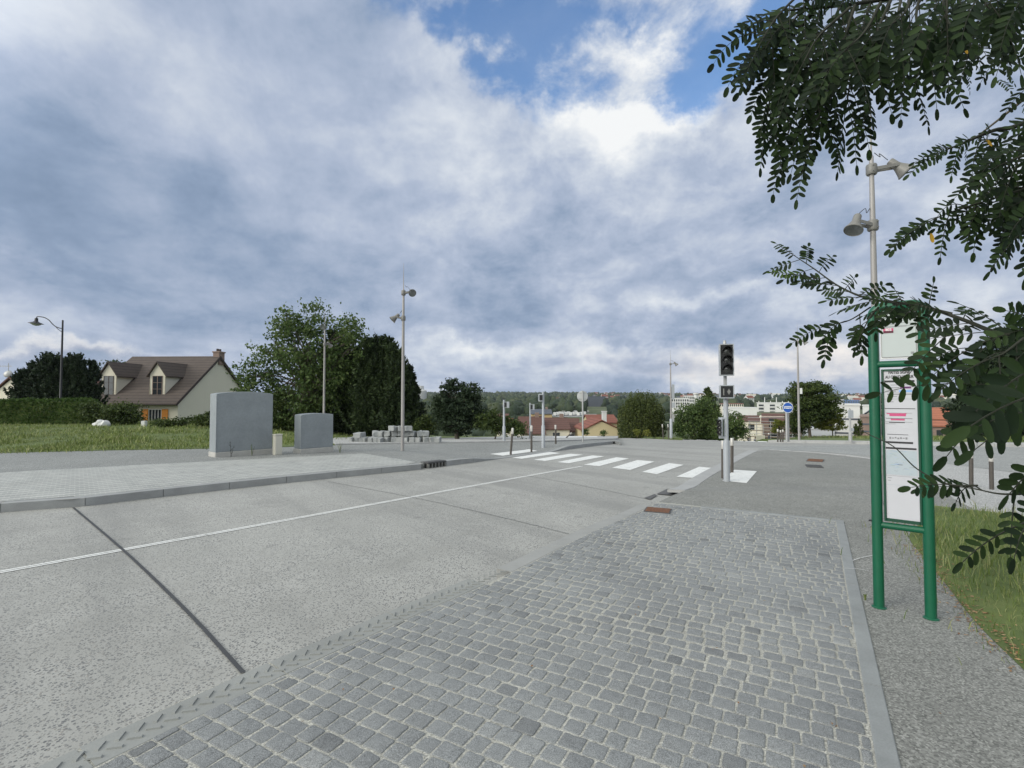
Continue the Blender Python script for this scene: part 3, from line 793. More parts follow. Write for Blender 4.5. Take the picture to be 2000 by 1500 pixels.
def debris():
    V = []; Fc = []
    for _ in range(260):
        x = rnd.uniform(-4, 5.5); y = rnd.uniform(1.6, 11)
        if not (inside((x, y), s_poly) or inside((x, y), fw)): continue
        z = walk_h(x, y)+.013; an = rnd.random()*6.28; L = rnd.uniform(.004, .013); W_ = L*rnd.uniform(.4, .8); c, s_ = math.cos(an), math.sin(an); b = len(V)
        for (px_, py_) in ((-L, 0), (0, -W_), (L, 0), (0, W_)): V.append((x+px_*c-py_*s_, y+px_*s_+py_*c, z+rnd.uniform(0, .006)))
        Fc.append((b, b+1, b+2, b+3))
    o = npmesh('dry_leaf_debris', V, Fc, bpy.data.materials['dry_leaves']); o['kind'] = 'stuff'
debris()
# markings ----------------------------------------------------------
def line_mark(name, px, wd, off, m, hf=road_h, lift=.006, step=.5):
    pts = smooth_line([xy(gp(u, v, hf)) for u, v in px], step)
    a_ = offset(pts, off+wd/2); b_ = offset(pts, off-wd/2)
    mb = MB()
    for i in range(len(pts)-1):
        mb.quad(*[(q.x, q.y, hf(q.x, q.y)+lift) for q in (a_[i], a_[i+1], b_[i+1], b_[i])])
    o = obj(name, mb, m); o['kind'] = 'structure'; return o
cl = [(-300, 1173), (0, 1118), (239, 1074.5), (700, 990.5), (1136, 911)]
line_mark('centre_line', cl, .048, .034, M_paint); line_mark('centre_line', cl, .048, -.034, M_paint)
line_mark('road_joint', [(143, 992), (239, 1074), (360, 1190), (475, 1316)], .032, 0, M_joint, lift=.010)
line_mark('road_joint', [(640, 941), (820, 975), (1000, 1016), (1112, 1044)], .012, 0, M_joint, lift=.010)
line_mark('road_joint', [(1000, 905+20), (1100, 942), (1262, 975)], .012, 0, M_joint, lift=.010)
zeb = [[(957,887),(982,890.5),(1051,881),(1033,877.5)], [(1000,894.5),(1019,896.5),(1095,885.5),(1074,883)], [(1042,898.5),(1065,900.7),(1139,888.6),(1113.5,886.6)],
       [(1088,903),(1111,905.3),(1181,891.6),(1157,889.8)], [(1140,908),(1170,911),(1228.5,896),(1204,893.5)], [(1195,914),(1231,918.5),(1278.5,902),(1245,899)],
       [(1254,922),(1283,926.8),(1335.6,908.3),(1306.8,905)], [(1321,931.6),(1363,935),(1396.8,914.8),(1365.6,912)], [(1411,939.5),(1458,944),(1478.4,920.8),(1434,918)]]
for i, q in enumerate(zeb):
    hf = far_h if i == 0 else walk_h if i == 8 else road_h
    sheet('zebra_stripe', [xy(gp(u, v, hf)) for u, v in q], hf, .008, M_paint, .5)
for i in range(7):
    u = 1338+i*24; sheet('far_zebra_stripe', [xy(gp(a_, b_)) for a_, b_ in ((u, 857.2+i*.75), (u+15, 857.4+i*.8), (u+17, 859.2+i*.8), (u-2, 858.9+i*.75))], road_h, .01, M_paint, 1.)
sheet('stop_line', [xy(gp(u, v, far_h)) for u, v in ((1082, 854.2), (1165, 853.5), (1168, 855.8), (1082, 857))], far_h, .075, M_paint, 1.)
sheet('dark_road_patch', [xy(gp(u, v)) for u, v in ((1303, 956), (1330, 957.5), (1313, 969), (1282, 966))], road_h, .016, conc((.10, .10, .10), 'dark_patch'), .5)
sheet('dark_road_patch', [xy(gp(u, v)) for u, v in ((1279, 966), (1283, 969), (1270, 977), (1258, 974))], road_h, .016, bpy.data.materials['dark_patch'], .5)  # dark wedge where the kerb ends

line_mark('chalk_mark', [(1658, 1099), (1680, 1091), (1706, 1086)], .008, 0, M_paint, walk_h, .009, .1)
line_mark('chalk_mark', [(1650, 1112), (1672, 1113), (1697, 1117)], .006, 0, M_paint, walk_h, .014, .1)
# iron covers and the drain -----------------------------------------
def cover(px, hf, label, m, lift=.02):
    c = [gp(u, v, hf) for u, v in px]; cen = sum(c, Vector())/4
    t = thing('manhole_cover', label, 'manhole cover', (cen.x, cen.y, hf(cen.x, cen.y)+lift))
    e1 = ((c[1]-c[0])+(c[2]-c[3])).normalized(); ln = ((c[1]-c[0]).length+(c[2]-c[3]).length)/4; wn = ((c[3]-c[0]).length+(c[2]-c[1]).length)/4
    e2 = Vector((-e1.y, e1.x, 0)); e1.z = 0
    Mx = Matrix((e1, e2, Vector((0, 0, 1)))).transposed().to_4x4()
    mb = MB(); mb.M = Mx; mb.box(-ln, ln, -wn, wn, -.03, -.004)
    obj('frame', mb, M_iron, t)
    mb = MB(); mb.M = Mx; mb.box(-ln+.02, ln-.02, -wn+.02, wn-.02, -.02, 0)
    nx, ny = max(3, int(ln*2/.045)), max(2, int(wn*2/.045))
    for i in range(nx):
        for j in range(ny):
            if (i+j) % 2:
                x = -ln+.03+(2*ln-.06)*(i+.5)/nx; y = -wn+.03+(2*wn-.06)*(j+.5)/ny
                mb.box(x-.014, x+.014, y-.014, y+.014, -.001, .004)
    obj('plate', mb, m, t)
cover([(1252, 1000), (1308, 1004), (1313, 996), (1268, 991.5)], walk_h, 'rusty rectangular cover at the tip of the sett paving', M_rust)
cover([(1576, 901), (1609, 903), (1608.5, 898.5), (1577, 897)], walk_h, 'rusty cover in the chippings, farther of the two', M_rust)
cover([(1573, 912.5), (1607, 914.5), (1606, 909.5), (1576, 908.5)], walk_h, 'grey cover in the chippings, nearer of the two', M_iron)
t = thing('street_drain', 'black iron gully in the far kerb with open slots', 'drain', (dr0.x, dr0.y, far_h(dr0.x, dr0.y)), math.atan2((dr1-dr0).y, (dr1-dr0).x))
L = (dr1-dr0).length
mb = MB(); mb.box(0, L, 0, .34, -.02, .012); mb.box(.02, L-.02, .02, .3, .010, .02); obj('lid', mb, M_iron, t)
mb = MB(); mb.box(0, L, .10, .2, -.2, -.02); obj('throat', mb, M_black, t)
mb = MB()
for i in range(6):
    x = .02+(L-.08)*i/5; mb.box(x, x+.045, 0, .10, -.16, -.021)
obj('bars', mb, mottled((.17, .17, .16), .3, 12, 80, .5, .8, .2, 'worn_iron'), t)

# ================================================================== STREET FURNITURE
RD = Vector((.66, .751)).normalized()          # direction of the road
RA = math.atan2(RD.y, RD.x)
# rendered cabinets -------------------------------------------------
def cabinet(u0, v0, u1, H, depth, arch, label, weeds):
    P0 = gp(u0, v0, flat)
    # length so that the far end lands on u1
    k = (u1-1000)/F; Ln = (k*P0.y-P0.x)/(RD.x-k*RD.y)
    t = thing('utility_cabinet', label, 'cabinet', (P0.x, P0.y, P0.z), RA)
    mb = MB(); mb.box(-.015, Ln+.015, -.015, depth+.015, -.1, .15, .012); obj('plinth', mb, M_plinth, t)
    N = 16; prof = [(0, .15), (0, H-arch)] + [(Ln*i/N, H-arch+arch*(1-((2*i/N)-1)**2)**.8) for i in range(1, N)] + [(Ln, H-arch), (Ln, .15)]
    mb = MB(); mb.prism(prof, .012, depth-.012); b = obj('body', mb, M_cab, t, smooth=30)
    bv = b.modifiers.new('b', 'BEVEL'); bv.width = .015; bv.segments = 2; bv.limit_method = 'ANGLE'
    mb = MB()   # thin proud joint line at the corner
    mb.box(-.006, .03, -.0, .03, .15, H-arch-.01, .004); obj('corner_trim', mb, M_cab, t)
    return P0, Ln, t
cabinet(421, 893.5, 534, 2.09, .60, .075, 'tall blue-grey rendered cabinet with an arched top, the larger of two', 1)
cabinet(587, 886, 652, 1.37, .50, .05, 'smaller blue-grey rendered cabinet with an arched top', 1)
P0 = gp(537, 889, flat)
t = thing('service_box', 'narrow cream plastic box standing between two blue-grey cabinets', 'service box', (P0.x, P0.y, P0.z), RA)
mb = MB(); mb.box(0, .24, 0, .2, 0, .66, .01); obj('body', mb, M_cream, t)
mb = MB(); mb.box(.012, .228, -.012, -.001, .03, .635, .004); obj('door', mb, M_cream, t)
mb = MB(); mb.box(-.01, .25, -.012, .21, .661, .69, .008); obj('lid', mb, M_cream, t)
def weed(u, v, h, n, label, hf=flat, m=None):
    p = gp(u, v, hf); r2 = random.Random(int(u)); mb = MB()
    for i in range(n):
        an = r2.random()*6.28; l = h*r2.uniform(.6, 1); k = r2.uniform(.05, .3)*l
        tip = Vector((math.cos(an)*k, math.sin(an)*k, l)); mb.tube([(0, 0, -.02), tip*.5+Vector((0, 0, .03*l)), tip], [.005, .004, .002], 4)
        for j in range(9):
            q = tip*(.2+.8*j/9); a2 = r2.random()*6.28; e = Vector((math.cos(a2), math.sin(a2), .4))*h*r2.uniform(.07, .13); s_ = e.cross(Vector((0, 0, 1)))*.3
            mb.add([q, q+e*.5+s_, q+e, q+e*.5-s_], [(0, 1, 2, 3)])
    o = obj('weed', mb, m or M_blade); o.location = p; return tag(o, label, 'weed')
weed(451, 892.5, .55, 3, 'dark dried weed against the front of the tall cabinet', m=M_twig)
weed(492, 890, .42, 4, 'pale green weed against the plinth of the tall cabinet')
weed(664, 884, .42, 5, 'dry tuft at the right end of the smaller cabinet')
weed(1690, 1172, .06, 16, 'small weed in the joint beside the pale border slabs', walk_h)
# flood-lamp columns ------------------------------------------------
def lamp_head(parent, z, azim, reach, tilt, side, k=1.0):
    """clamp, arm and bell; azim = direction of the arm, tilt = how far the bell hangs from level"""
    d = Vector((math.cos(azim), math.sin(azim), 0)); s_ = Vector((-d.y, d.x, 0))
    mb = MB(); mb.lathe([(.0, -.09), (.075, -.09), (.085, -.07), (.085, .07), (.075, .09), (0, .09)], (0, 0, z), n=14)
    for sg in (-1, 1): mb.tube([Vector((0, 0, z+sg*.05))-d*.02+s_*.10, Vector((0, 0, z+sg*.05))-d*.02-s_*.10], .012, 6)
    cl_ = obj('clamp', mb, M_lampw, parent, smooth=40)
    mb = MB()
    for sg in (-1, 1):
        a0 = Vector((0, 0, z))+d*.06+s_*sg*.055; a1 = Vector((0, 0, z+.05))+d*reach+s_*sg*.075
        M_ = Matrix.Identity(4); n_ = (a1-a0).normalized(); up = Vector((0, 0, 1))
        w_ = up*.03; th = s_*.008
        vs = [a0-w_-th, a0-w_+th, a0+w_+th, a0+w_-th, a1-w_*.8-th, a1-w_*.8+th, a1+w_*.8+th, a1+w_*.8-th]
        mb.add(vs, [(0,1,2,3),(7,6,5,4),(0,4,5,1),(1,5,6,2),(2,6,7,3),(3,7,4,0)])
    obj('arm', mb, M_lampw, parent)
    O = Vector((0, 0, z+.05))+d*reach
    ax = Vector(side).normalized() if side else (d*math.cos(tilt)-Vector((0, 0, 1))*math.sin(tilt)).normalized()
    mb = MB(); mb.lathe([(a_*.74, b_*.78) for a_, b_ in [(0, -.20), (.07, -.195), (.085, -.17), (.09, -.02), (.10, .02), (.12, .07), (.165, .17), (.19, .22), (.20, .225), (.20, .245), (.19, .25), (.185, .235)]], O, ax, 24)
    hd = obj('lamp_head', mb, M_lampw, parent, smooth=35)
    mb = MB(); mb.lathe([(a_*.74, b_*.78) for a_, b_ in [(0, .20), (.10, .215), (.184, .236)]], O, ax, 24); obj('glass', mb, M_glass, hd, smooth=40)
    # cable
    mb = MB(); q = Vector((0, 0, z+.16)); b_ = O-ax*.18
    pts = [Vector((0, 0, z+.3))+d*.05, q+d*reach*.35+Vector((0, 0, .06)), (q+b_)/2+Vector((0, 0, .12)), b_]; mb.tube(smooth3(pts), .006, 5); obj('cable', mb, M_black, parent)
def smooth3(P, n=6):
    P = [Vector(p) for p in P]; P = [P[0]*2-P[1]]+P+[P[-1]*2-P[-2]]; out = []
    for i in range(1, len(P)-2):
        for k in range(n):
            t = k/n; a, b, c, d = P[i-1:i+3]
            out.append(.5*((2*b)+(-a+c)*t+(2*a-5*b+4*c-d)*t*t+(-a+3*b-3*c+d)*t*t*t))
    out.append(P[-2]); return out
def lamp_column(x, y, z, heads, label, base=None, rad=.062):
    t = thing('lamp_column', label, 'lamp post', (x, y, z), 0, 'tall flood-lamp columns')
    mb = MB(); mb.lathe([(rad*1.15, -.05), (rad*1.15, .0), (rad*1.05, .02), (rad, 2.5), (rad*.78, 5.0), (rad*.62, 6.06), (rad*.3, 6.10), (rad*.2, 6.6), (.004, 7.08), (0, 7.09)], n=16)
    obj('pole', mb, M_lampp, t, smooth=40)
    mb = MB(); mb.box(-.04, .04, -rad-.006, -rad+.02, .5, .85, .005); obj('hatch', mb, M_lampp, t)
    for h in heads: lamp_head(t, *h)
    return t
p = gp(786, 878.5, flat)
lamp_column(p.x, p.y, p.z, [(5.95, R(5), .30, 0, (.35, -.82, -.45)), (4.98, R(180), .28, 0, (-.72, -.2, -.66))], 'lamp column with one lamp each side, beside the gully on the far pavement')
lamp_column((633-1000)/F*28.9, 28.9, 0, [(5.97, R(-80), .30, 0, (-.05, -.92, -.35)), (5.0, R(60), .3, 0, (.3, .6, -.6))], 'lamp column in front of the big leafy tree behind the cabinets')
D = 8.6
lamp_column((1712-1000)/F*D, D, 0, [(5.83, R(-5), .42, 0, (.62, -.25, -.66)), (4.84, R(186), .32, 0, (-.42, -.25, -.85))], 'nearest lamp column, rising behind the green stop post under the leaves', rad=.055)
p = Vector(((1310-1000)/F*40, 40, land((1310-1000)/F*40, 40)))
t3 = lamp_column(p.x, p.y, p.z, [(5.95, R(0), .40, 0, (.55, -.2, -.7))], 'lamp column with sign backs on it beside the willow')
mb = MB(); mb.box(.09, .30, -.02, .02, 3.1, 4.3, .005); mb.box(.05, .10, -.01, .01, 3.3, 4.1); obj('sign_plate', mb, M_grey, t3)
mb = MB(); mb.box(.07, .33, -.06, .06, 2.45, 2.85, .01); obj('switch_box', mb, M_grey, t3)
mb = MB(); mb.box(.08, .24, -.05, .05, 1.3, 1.9, .01); obj('switch_box', mb, M_galv, t3)
mb = MB(); mb.lathe([(.11, 0), (.11, 1.5), (.075, 1.55)], n=14); obj('sleeve', mb, M_grey, t3, smooth=40)
p = gp(1561, 859.6, flat)
t4 = lamp_column(p.x, p.y, p.z, [(5.95, R(0), .40, 0, (.55, -.2, -.7))], 'lamp column in front of the round dark tree by the blue sign')
mb = MB(); mb.box(.08, .22, -.05, .05, 2.8, 3.15, .01); obj('switch_box', mb, M_white, t4)
# black heritage lamp on the lawn
p = gp(117, 826, land)
t = thing('street_lamp', 'black swan-neck street lamp standing on the grass by the hedge', 'street lamp', (p.x, p.y, land(p.x, p.y)))
Hh = (p.y/F)*(780-624)+CAMZ-land(p.x, p.y); sc_ = p.y/F
mb = MB(); mb.lathe([(.17, 0), (.17, .5), (.13, .55), (.12, 1.1), (.085, 1.2), (.07, Hh*.6), (.055, Hh-.1), (.06, Hh-.05), (0, Hh)], n=14); obj('pole', mb, M_blk2, t, smooth=40)
zt = Hh-.62*sc_*22/1.0 if False else Hh-.028*p.y*.5
mb = MB(); A = [(0, 0, zt-.15), (-.35*sc_*30, 0, zt-.05), (-.8*sc_*24, 0, zt+.18), (-1.15*sc_*24, 0, zt+.52), (-1.55*sc_*24, 0, zt+.72), (-2.05*sc_*24, 0, zt+.78), (-2.15*sc_*24, 0, zt+.68)]
mb.tube(smooth3(A), .035, 8); mb.tube([(0, 0, zt-.45), (-.4, 0, zt-.15), (-.55, 0, zt+.02)], .02, 6); arm_ = obj('arm', mb, M_blk2, t, smooth=50)
E = Vector(A[-1]); mb = MB(); mb.lathe([(.0, .0), (.10, -.02), (.12, -.25), (.20, -.32), (.45, -.42), (.46, -.45), (.40, -.44)], E, (.08, 0, 1), 20); hd = obj('lamp_shade', mb, M_blk2, t, smooth=40)
mb = MB(); mb.lathe([(0, -.62), (.18, -.58), (.30, -.50), (.34, -.43)], E, (.08, 0, 1), 20); obj('globe', mb, mat('frosted_globe', (.5, .52, .52), .2), hd, smooth=50)

# bollards ----------------------------------------------------------
def bollard(p, tip, label, group=None):
    p = Vector(p); tip = Vector(tip); ax = tip-p; L = ax.length; q = Vector((0, 0, 1)).rotation_difference(ax)
    t = thing('bollard', label, 'bollard', p, 0, group or 'slim bollards with metal collars'); t.rotation_mode = 'QUATERNION'; t.rotation_quaternion = q
    mb = MB(); mb.lathe([(.040, -.05), (.040, L*.78)], n=14); obj('post', mb, M_boll, t, smooth=40)
    mb = MB(); mb.lathe([(.0, L*.78), (.044, L*.78), (.045, L*.785), (.045, L*.985), (.038, L), (0, L)], n=14); obj('collar', mb, M_cap, t, smooth=40)
def boll(u0, v0, u1, v1, label, hf, dy=0):
    p = gp(u0, v0, hf); bollard(p, pd(u1, v1, p.y+dy), label)
def boll2(u, u1, v1, label, D=38.0):
    x = (u-1000)/F*D; bollard((x, D, land(x, D)), pd(u1, v1, D), label)
boll(997.3, 888, 1001.5, 836, 'bollard leaning right at the far end of the zebra crossing, leftmost', far_h)
boll(1038, 883, 1038, 831, 'upright bollard at the far end of the zebra crossing, before the thin signal', far_h)
boll(1085.5, 867, 1085, 830, 'upright bollard alone behind the raised far kerb', far_h)
boll(1104, 857, 1116.5, 845, 'knocked bollard leaning steeply to the right over the white stop line', far_h)
p = gp(1118, 851.5, far_h); q = gp(1146, 857, far_h); bollard(q+Vector((0, 0, .02)), p+Vector((0, 0, .22)), 'fallen bollard lying on the ground behind the round sign post')
boll2(1294.5, 1293.5, 828.5, 'distant bollard left of the lamp column by the willow, the left one of a pair')
boll2(1305, 1304.5, 828.5, 'distant bollard close against the lamp column by the willow')
boll(1412, 934, 1412, 860.5, 'bollard just left of the large traffic signal', walk_h)
boll(1429.7, 923, 1429.6, 855.5, 'bollard just right of the large traffic signal', walk_h)
boll(1897, 952, 1896.5, 878.5, 'bollard on the pale concrete corner, the left one of a pair', road_h)
boll(1937, 956, 1935.5, 886, 'bollard on the pale concrete corner, the right one of a pair', road_h)
for i, (u, v) in enumerate(((1519, 838), (1524.5, 840), (1529, 839))):
    p = gp(u, 861.5, flat); bollard(p, pd(u, v, p.y), ['first', 'second', 'third'][i]+' from left of three bollards left of the blue round sign')

# main traffic signal -----------------------------------------------
p = gp(1419.5, 940, walk_h); S = p.y/F
def ztop(v): return CAMZ+(780-v)*S - p.z
ang = math.atan2(p.x, p.y)
t = thing('traffic_signal', 'grey bus traffic signal with three dark hooded lenses at the zebra crossing', 'traffic light', p, -ang*.55)
mb = MB(); mb.lathe([(.072, -.03), (.072, ztop(865)), (.068, ztop(862)), (.052, ztop(859)), (.052, ztop(780))], n=20); obj('pole', mb, M_grey, t, smooth=40)
mb = MB(); mb.lathe([(.040, ztop(782)), (.040, ztop(668)), (.034, ztop(667)), (.034, ztop(664.5)), (0, ztop(664.5))], (0, .04, 0), n=16); mb.box(-.03, .03, -.01, .06, ztop(752), ztop(738), .005); obj('upper_pole', mb, M_galv, t, smooth=40)
def housing(x0, x1, z0, z1, y0, y1):
    mb = MB(); f = .022
    mb.box(x0, x1, y0+.03, y1, z0, z1, .02); bd = obj('housing', mb, M_grey, t)
    bv = bd.modifiers.new('b', 'BEVEL'); bv.width = .008; bv.segments = 2
    mb = MB()
    mb.box(x0, x0+f, y0, y0+.028, z0, z1); mb.box(x1-f, x1, y0, y0+.028, z0, z1); mb.box(x0+f+.001, x1-f-.001, y0, y0+.028, z0, z0+f); mb.box(x0+f+.001, x1-f-.001, y0, y0+.028, z1-f, z1)
    obj('rim', mb, M_grey, bd); mb = MB(); mb.box(x0+f, x1-f, y0+.018, y0+.027, z0+f, z1-f); obj('black_face', mb, M_black, bd); return bd
bd = housing(-.16, .16, ztop(734.5), ztop(673), -.20, -.03)
zc = [ztop(687), ztop(704), ztop(721.5)]
for z in zc:
    mb = MB(); mb.lathe([(0, .03), (.05, .022), (.09, .0), (.098, -.01)], (0, -.185, z), (0, -1, 0), 24); lens = obj('lens', mb, M_lens, bd, smooth=60)
    mb = MB(); N = 20; vs = []; fs = []
    for i in range(N+1):
        a_ = R(-25)+R(230)*i/N
        for (rr, yy) in ((.104, -.183), (.110, -.33 if 0 < a_ < math.pi else -.25), (.105, -.33 if 0 < a_ < math.pi else -.25), (.099, -.183)): vs.append((rr*math.cos(a_), yy, z+rr*math.sin(a_)))
    for i in range(N):
        for k in range(4): fs.append((i*4+k, i*4+(k+1) % 4, (i+1)*4+(k+1) % 4, (i+1)*4+k))
    mb.add(vs, fs); obj('visor', mb, M_black, bd, smooth=50)
b2 = housing(-.16, .16, ztop(778), ztop(752.5), -.18, -.03)
zm = (ztop(778)+ztop(752.5))/2
mb = MB(); mb.box(-.085, -.06, -.166, -.159, zm-.085, zm+.075); obj('bar_symbol', mb, mottled((.20, .20, .19), .2, 30, 90, 0, .5, 0, 'unlit_symbol'), b2)
mb = MB(); mb.prism([(.005, zm), (.045, zm-.075), (.085, zm), (.045, zm+.075)], -.166, -.159); obj('diamond_symbol', mb, bpy.data.materials['unlit_symbol'], b2)
# side repeater
mb = MB(); x0 = -.175; mb.box(x0+.02, x0+.09, -.10, .06, ztop(852), ztop(817), .015); rp = obj('repeater_housing', mb, M_grey, t)
mb = MB(); mb.box(x0-.01, x0+.045, -.12, .045, ztop(850), ztop(819), .01); obj('black_face', mb, M_black, rp)
for q in (819, 856):
    mb = MB(); mb.box(x0+.01, .0, -.05, .02, ztop(q), ztop(q-4), .004); obj('bracket', mb, M_grey, rp)
for z in (ztop(825), ztop(834.5), ztop(844)):
    mb = MB(); mb.lathe([(0, .02), (.03, .012), (.045, 0)], (x0+.012, -.118, z), (-.45, -.9, 0), 16); obj('lens', mb, M_lens, rp, smooth=60)
    mb = MB(); mb.lathe([(.046, 0), (.052, .05), (.048, .05), (.044, 0)], (x0+.010, -.118, z), (-.45, -.9, 0), 16); obj('visor', mb, M_black, rp, smooth=60)
# smaller pedestrian signals on the far side ------------------------
def ped(u, v, vt, vthick, bx, bz0, bz1, label, black, hf=far_h):
    p = gp(u, v, hf); S = p.y/F; zz_ = lambda q: CAMZ+(780-q)*S-p.z
    t = thing('pedestrian_signal', label, 'pedestrian light', p)
    mb = MB(); mb.lathe([(.075, -.02), (.075, zz_(vthick+1)), (.052, zz_(vthick-1)), (.052, zz_(vt)), (0, zz_(vt))], n=16); obj('pole', mb, M_grey, t, smooth=40)
    x0, x1 = bx[0]*S, bx[1]*S
    mb = MB(); mb.box(x0, x1, -.12, .10, zz_(bz1), zz_(bz0), .015); h = obj('housing', mb, M_grey, t)
    mb = MB()
    if black: mb.box(x0+.03, x1-.03, -.125, -.119, zz_(bz1)+.04, zz_(bz0)-.04)
    else: mb.box(min(0, x0)+.02, x0+.001, -.09, .08, zz_(bz1)+.05, zz_(bz0)-.05)
    obj('black_face', mb, M_black, h)
    for q in (zz_(bz0)-.03, zz_(bz1)+.005):
        mb = MB(); mb.box(min(0, x0), max(x0, .01), -.02, .02, q, q+.025); obj('bracket', mb, M_grey, t)
ped(984.3, 864, 781, 832, (5.5, 10.5), 784.5, 796.5, 'pedestrian signal nearest the pines, leftmost of the three', False)
ped(1035.5, 859, 787, 830, (5, 8.5), 789.5, 800.5, 'thin pedestrian signal behind an upright bollard, smallest of the three', False)
ped(1061, 874.5, 765, 831, (-9, 0), 769.5, 784, 'tallest pedestrian signal with a black face at its left, right of the three', True)
# round sign seen from behind
p = gp(1138.3, 863.5, far_h); S = p.y/F; zz_ = lambda q: CAMZ+(780-q)*S-p.z
t = thing('round_sign', 'round road sign seen from behind on a grey post', 'road sign', p)
mb = MB(); mb.lathe([(.042, -.02), (.042, zz_(763)), (0, zz_(762.8))], n=14); obj('post', mb, M_galv, t, smooth=40)
rr = 10.6*S; mb = MB(); mb.lathe([(0, 0), (rr*.96, 0), (rr, .004), (rr, .022), (rr*.96, .02), (0, .02)], (0, .05, zz_(774)), (0, 1, 0), 40); dsk = obj('disc', mb, mottled((.50, .51, .50), .1, 5, 40, 0, .4, .2, 'sign_back'), t, smooth=40)
for q in (767.5, 779.5): mb = MB(); mb.box(-rr*.8, rr*.8, .035, .049, zz_(q)-.015, zz_(q)+.015); obj('rail', mb, M_galv, dsk)
# blue bus sign
p = gp(1537, 862.5, flat); S = p.y/F; zz_ = lambda q: CAMZ+(780-q)*S-p.z
t = thing('bus_lane_sign', 'round blue sign with a white bus on twin grey posts', 'road sign', p)
mb = MB(); mb.lathe([(.055, -.02), (.055, zz_(790)), (0, zz_(789.8))], n=14); obj('post', mb, M_galv, t, smooth=40)
mb = MB(); mb.lathe([(.05, -.02), (.05, zz_(795)), (0, zz_(794.8))], (.14, .10, 0), n=14); obj('post', mb, M_galv, t, smooth=40)
cz = zz_(796); rr = 10.4*S; M_ = Vector((0.03, -.075, cz))
mb = MB(); mb.lathe([(0, 0), (rr, 0), (rr, .012), (rr*.93, .014), (0, .014)], M_, (0, -1, 0), 44); pl = obj('disc', mb, M_signw, t, smooth=30)
mb = MB(); mb.lathe([(0, .016), (rr*.90, .016), (rr*.90, .0145)], M_, (0, -1, 0), 44); obj('blue_field', mb, M_signb, pl)
def bus_poly(k):
    L = rr*.70; h = rr*.20
    return [(-L, -h), (-L, h), (-L+.02, h+.02), (L-.03, h+.02), (L, h-.02), (L, -h*.6), (L-.02, -h)]
mb = MB(); mb.prism([(a_+.03, b_+cz) for a_, b_ in bus_poly(1)], -.096, -.0915); obj('bus_symbol', mb, M_signw, pl)
mb = MB()
mb.box(.03-rr*.62, .03+rr*.6, -.099, -.0965, cz+rr*.01, cz+rr*.13); obj('symbol_window_band', mb, M_signb, pl)
for x in (-.42, .36): mb = MB(); mb.lathe([(0, .002), (rr*.09, .002), (rr*.09, -.003)], (.03+x*rr, -.097, cz-rr*.2), (0, -1, 0), 14); obj('symbol_wheel', mb, M_signb, pl)
# sign posts right of the trees (behind view of a signal) and pale pole
p = gp(1661, 862, flat); S = p.y/F; zz_ = lambda q: CAMZ+(780-q)*S-p.z
t = thing('plate_sign', 'grey plate on a thin post in front of the white building', 'road sign', p)
mb = MB(); mb.lathe([(.09, 0), (.09, zz_(845)), (.05, zz_(844)), (.05, zz_(799)), (0, zz_(799))], n=12); obj('post', mb, M_galv, t, smooth=40)
mb = MB(); mb.box(-.14, .14, -.09, -.05, zz_(816), zz_(801), .01); obj('plate', mb, M_grey, t)
mb = MB(); mb.box(.02, .2, -.02, .1, zz_(842), zz_(836), .01); obj('box', mb, M_grey, t)
p = gp(1904, 872, flat); S = p.y/F; zz_ = lambda q: CAMZ+(780-q)*S-p.z
t = thing('short_post', 'pale metal post on the grass beyond the side road', 'post', p)
mb = MB(); mb.lathe([(.09, 0), (.09, zz_(858)), (.06, zz_(857)), (.055, zz_(826)), (0, zz_(825.5))], n=12); obj('shaft', mb, M_galv, t, smooth=40)
mb = MB(); mb.box(-.07, .07, -.07, .07, 0, .03, .01); obj('foot', mb, M_galv, t)

# bus stop ----------------------------------------------------------
PL = gp(1717, 1186, flat); PR = gp(1818.5, 1208, flat)
ax_ = (PR-PL); Wd = ax_.length; ang = math.atan2(ax_.y, ax_.x)
t = thing('bus_stop_sign', 'green tubular bus stop frame with notice panels, partly behind leaves', 'bus stop', (PL.x, PL.y, 0), ang)
SL = PL.y/F
TOP = 2.645
mb = MB(); rt = .040
arc = lambda cx, cz, r, a0, a1, n=7: [(cx+r*math.cos(R(a0+(a1-a0)*i/n)), 0, cz+r*math.sin(R(a0+(a1-a0)*i/n))) for i in range(n+1)]
path = [(0, 0, -.03), (0, 0, TOP-.14)] + arc(.075, TOP-.14+.025, .075, 180, 90) + arc(Wd-.075, TOP-.14+.025, .075, 90, 0) + [(Wd, 0, -.03)]
mb.tube(path, rt, 20); obj('post_frame', mb, M_green, t, smooth=50)
def zl(v): return CAMZ+(780-v)*SL
for z, nm in ((2.105, 'crossbar'), (.712, 'crossbar')):
    mb = MB(); mb.tube([(rt*.6, 0, z), (Wd-rt*.6, 0, z)], .028, 16); obj(nm, mb, M_green, t, smooth=50)
for x in (0, Wd):
    mb = MB(); mb.lathe([(.0415, 0), (.055, .0), (.055, .004), (.0415, .012)], (x, 0, 0), n=20); obj('base_collar', mb, M_green, t, smooth=40)
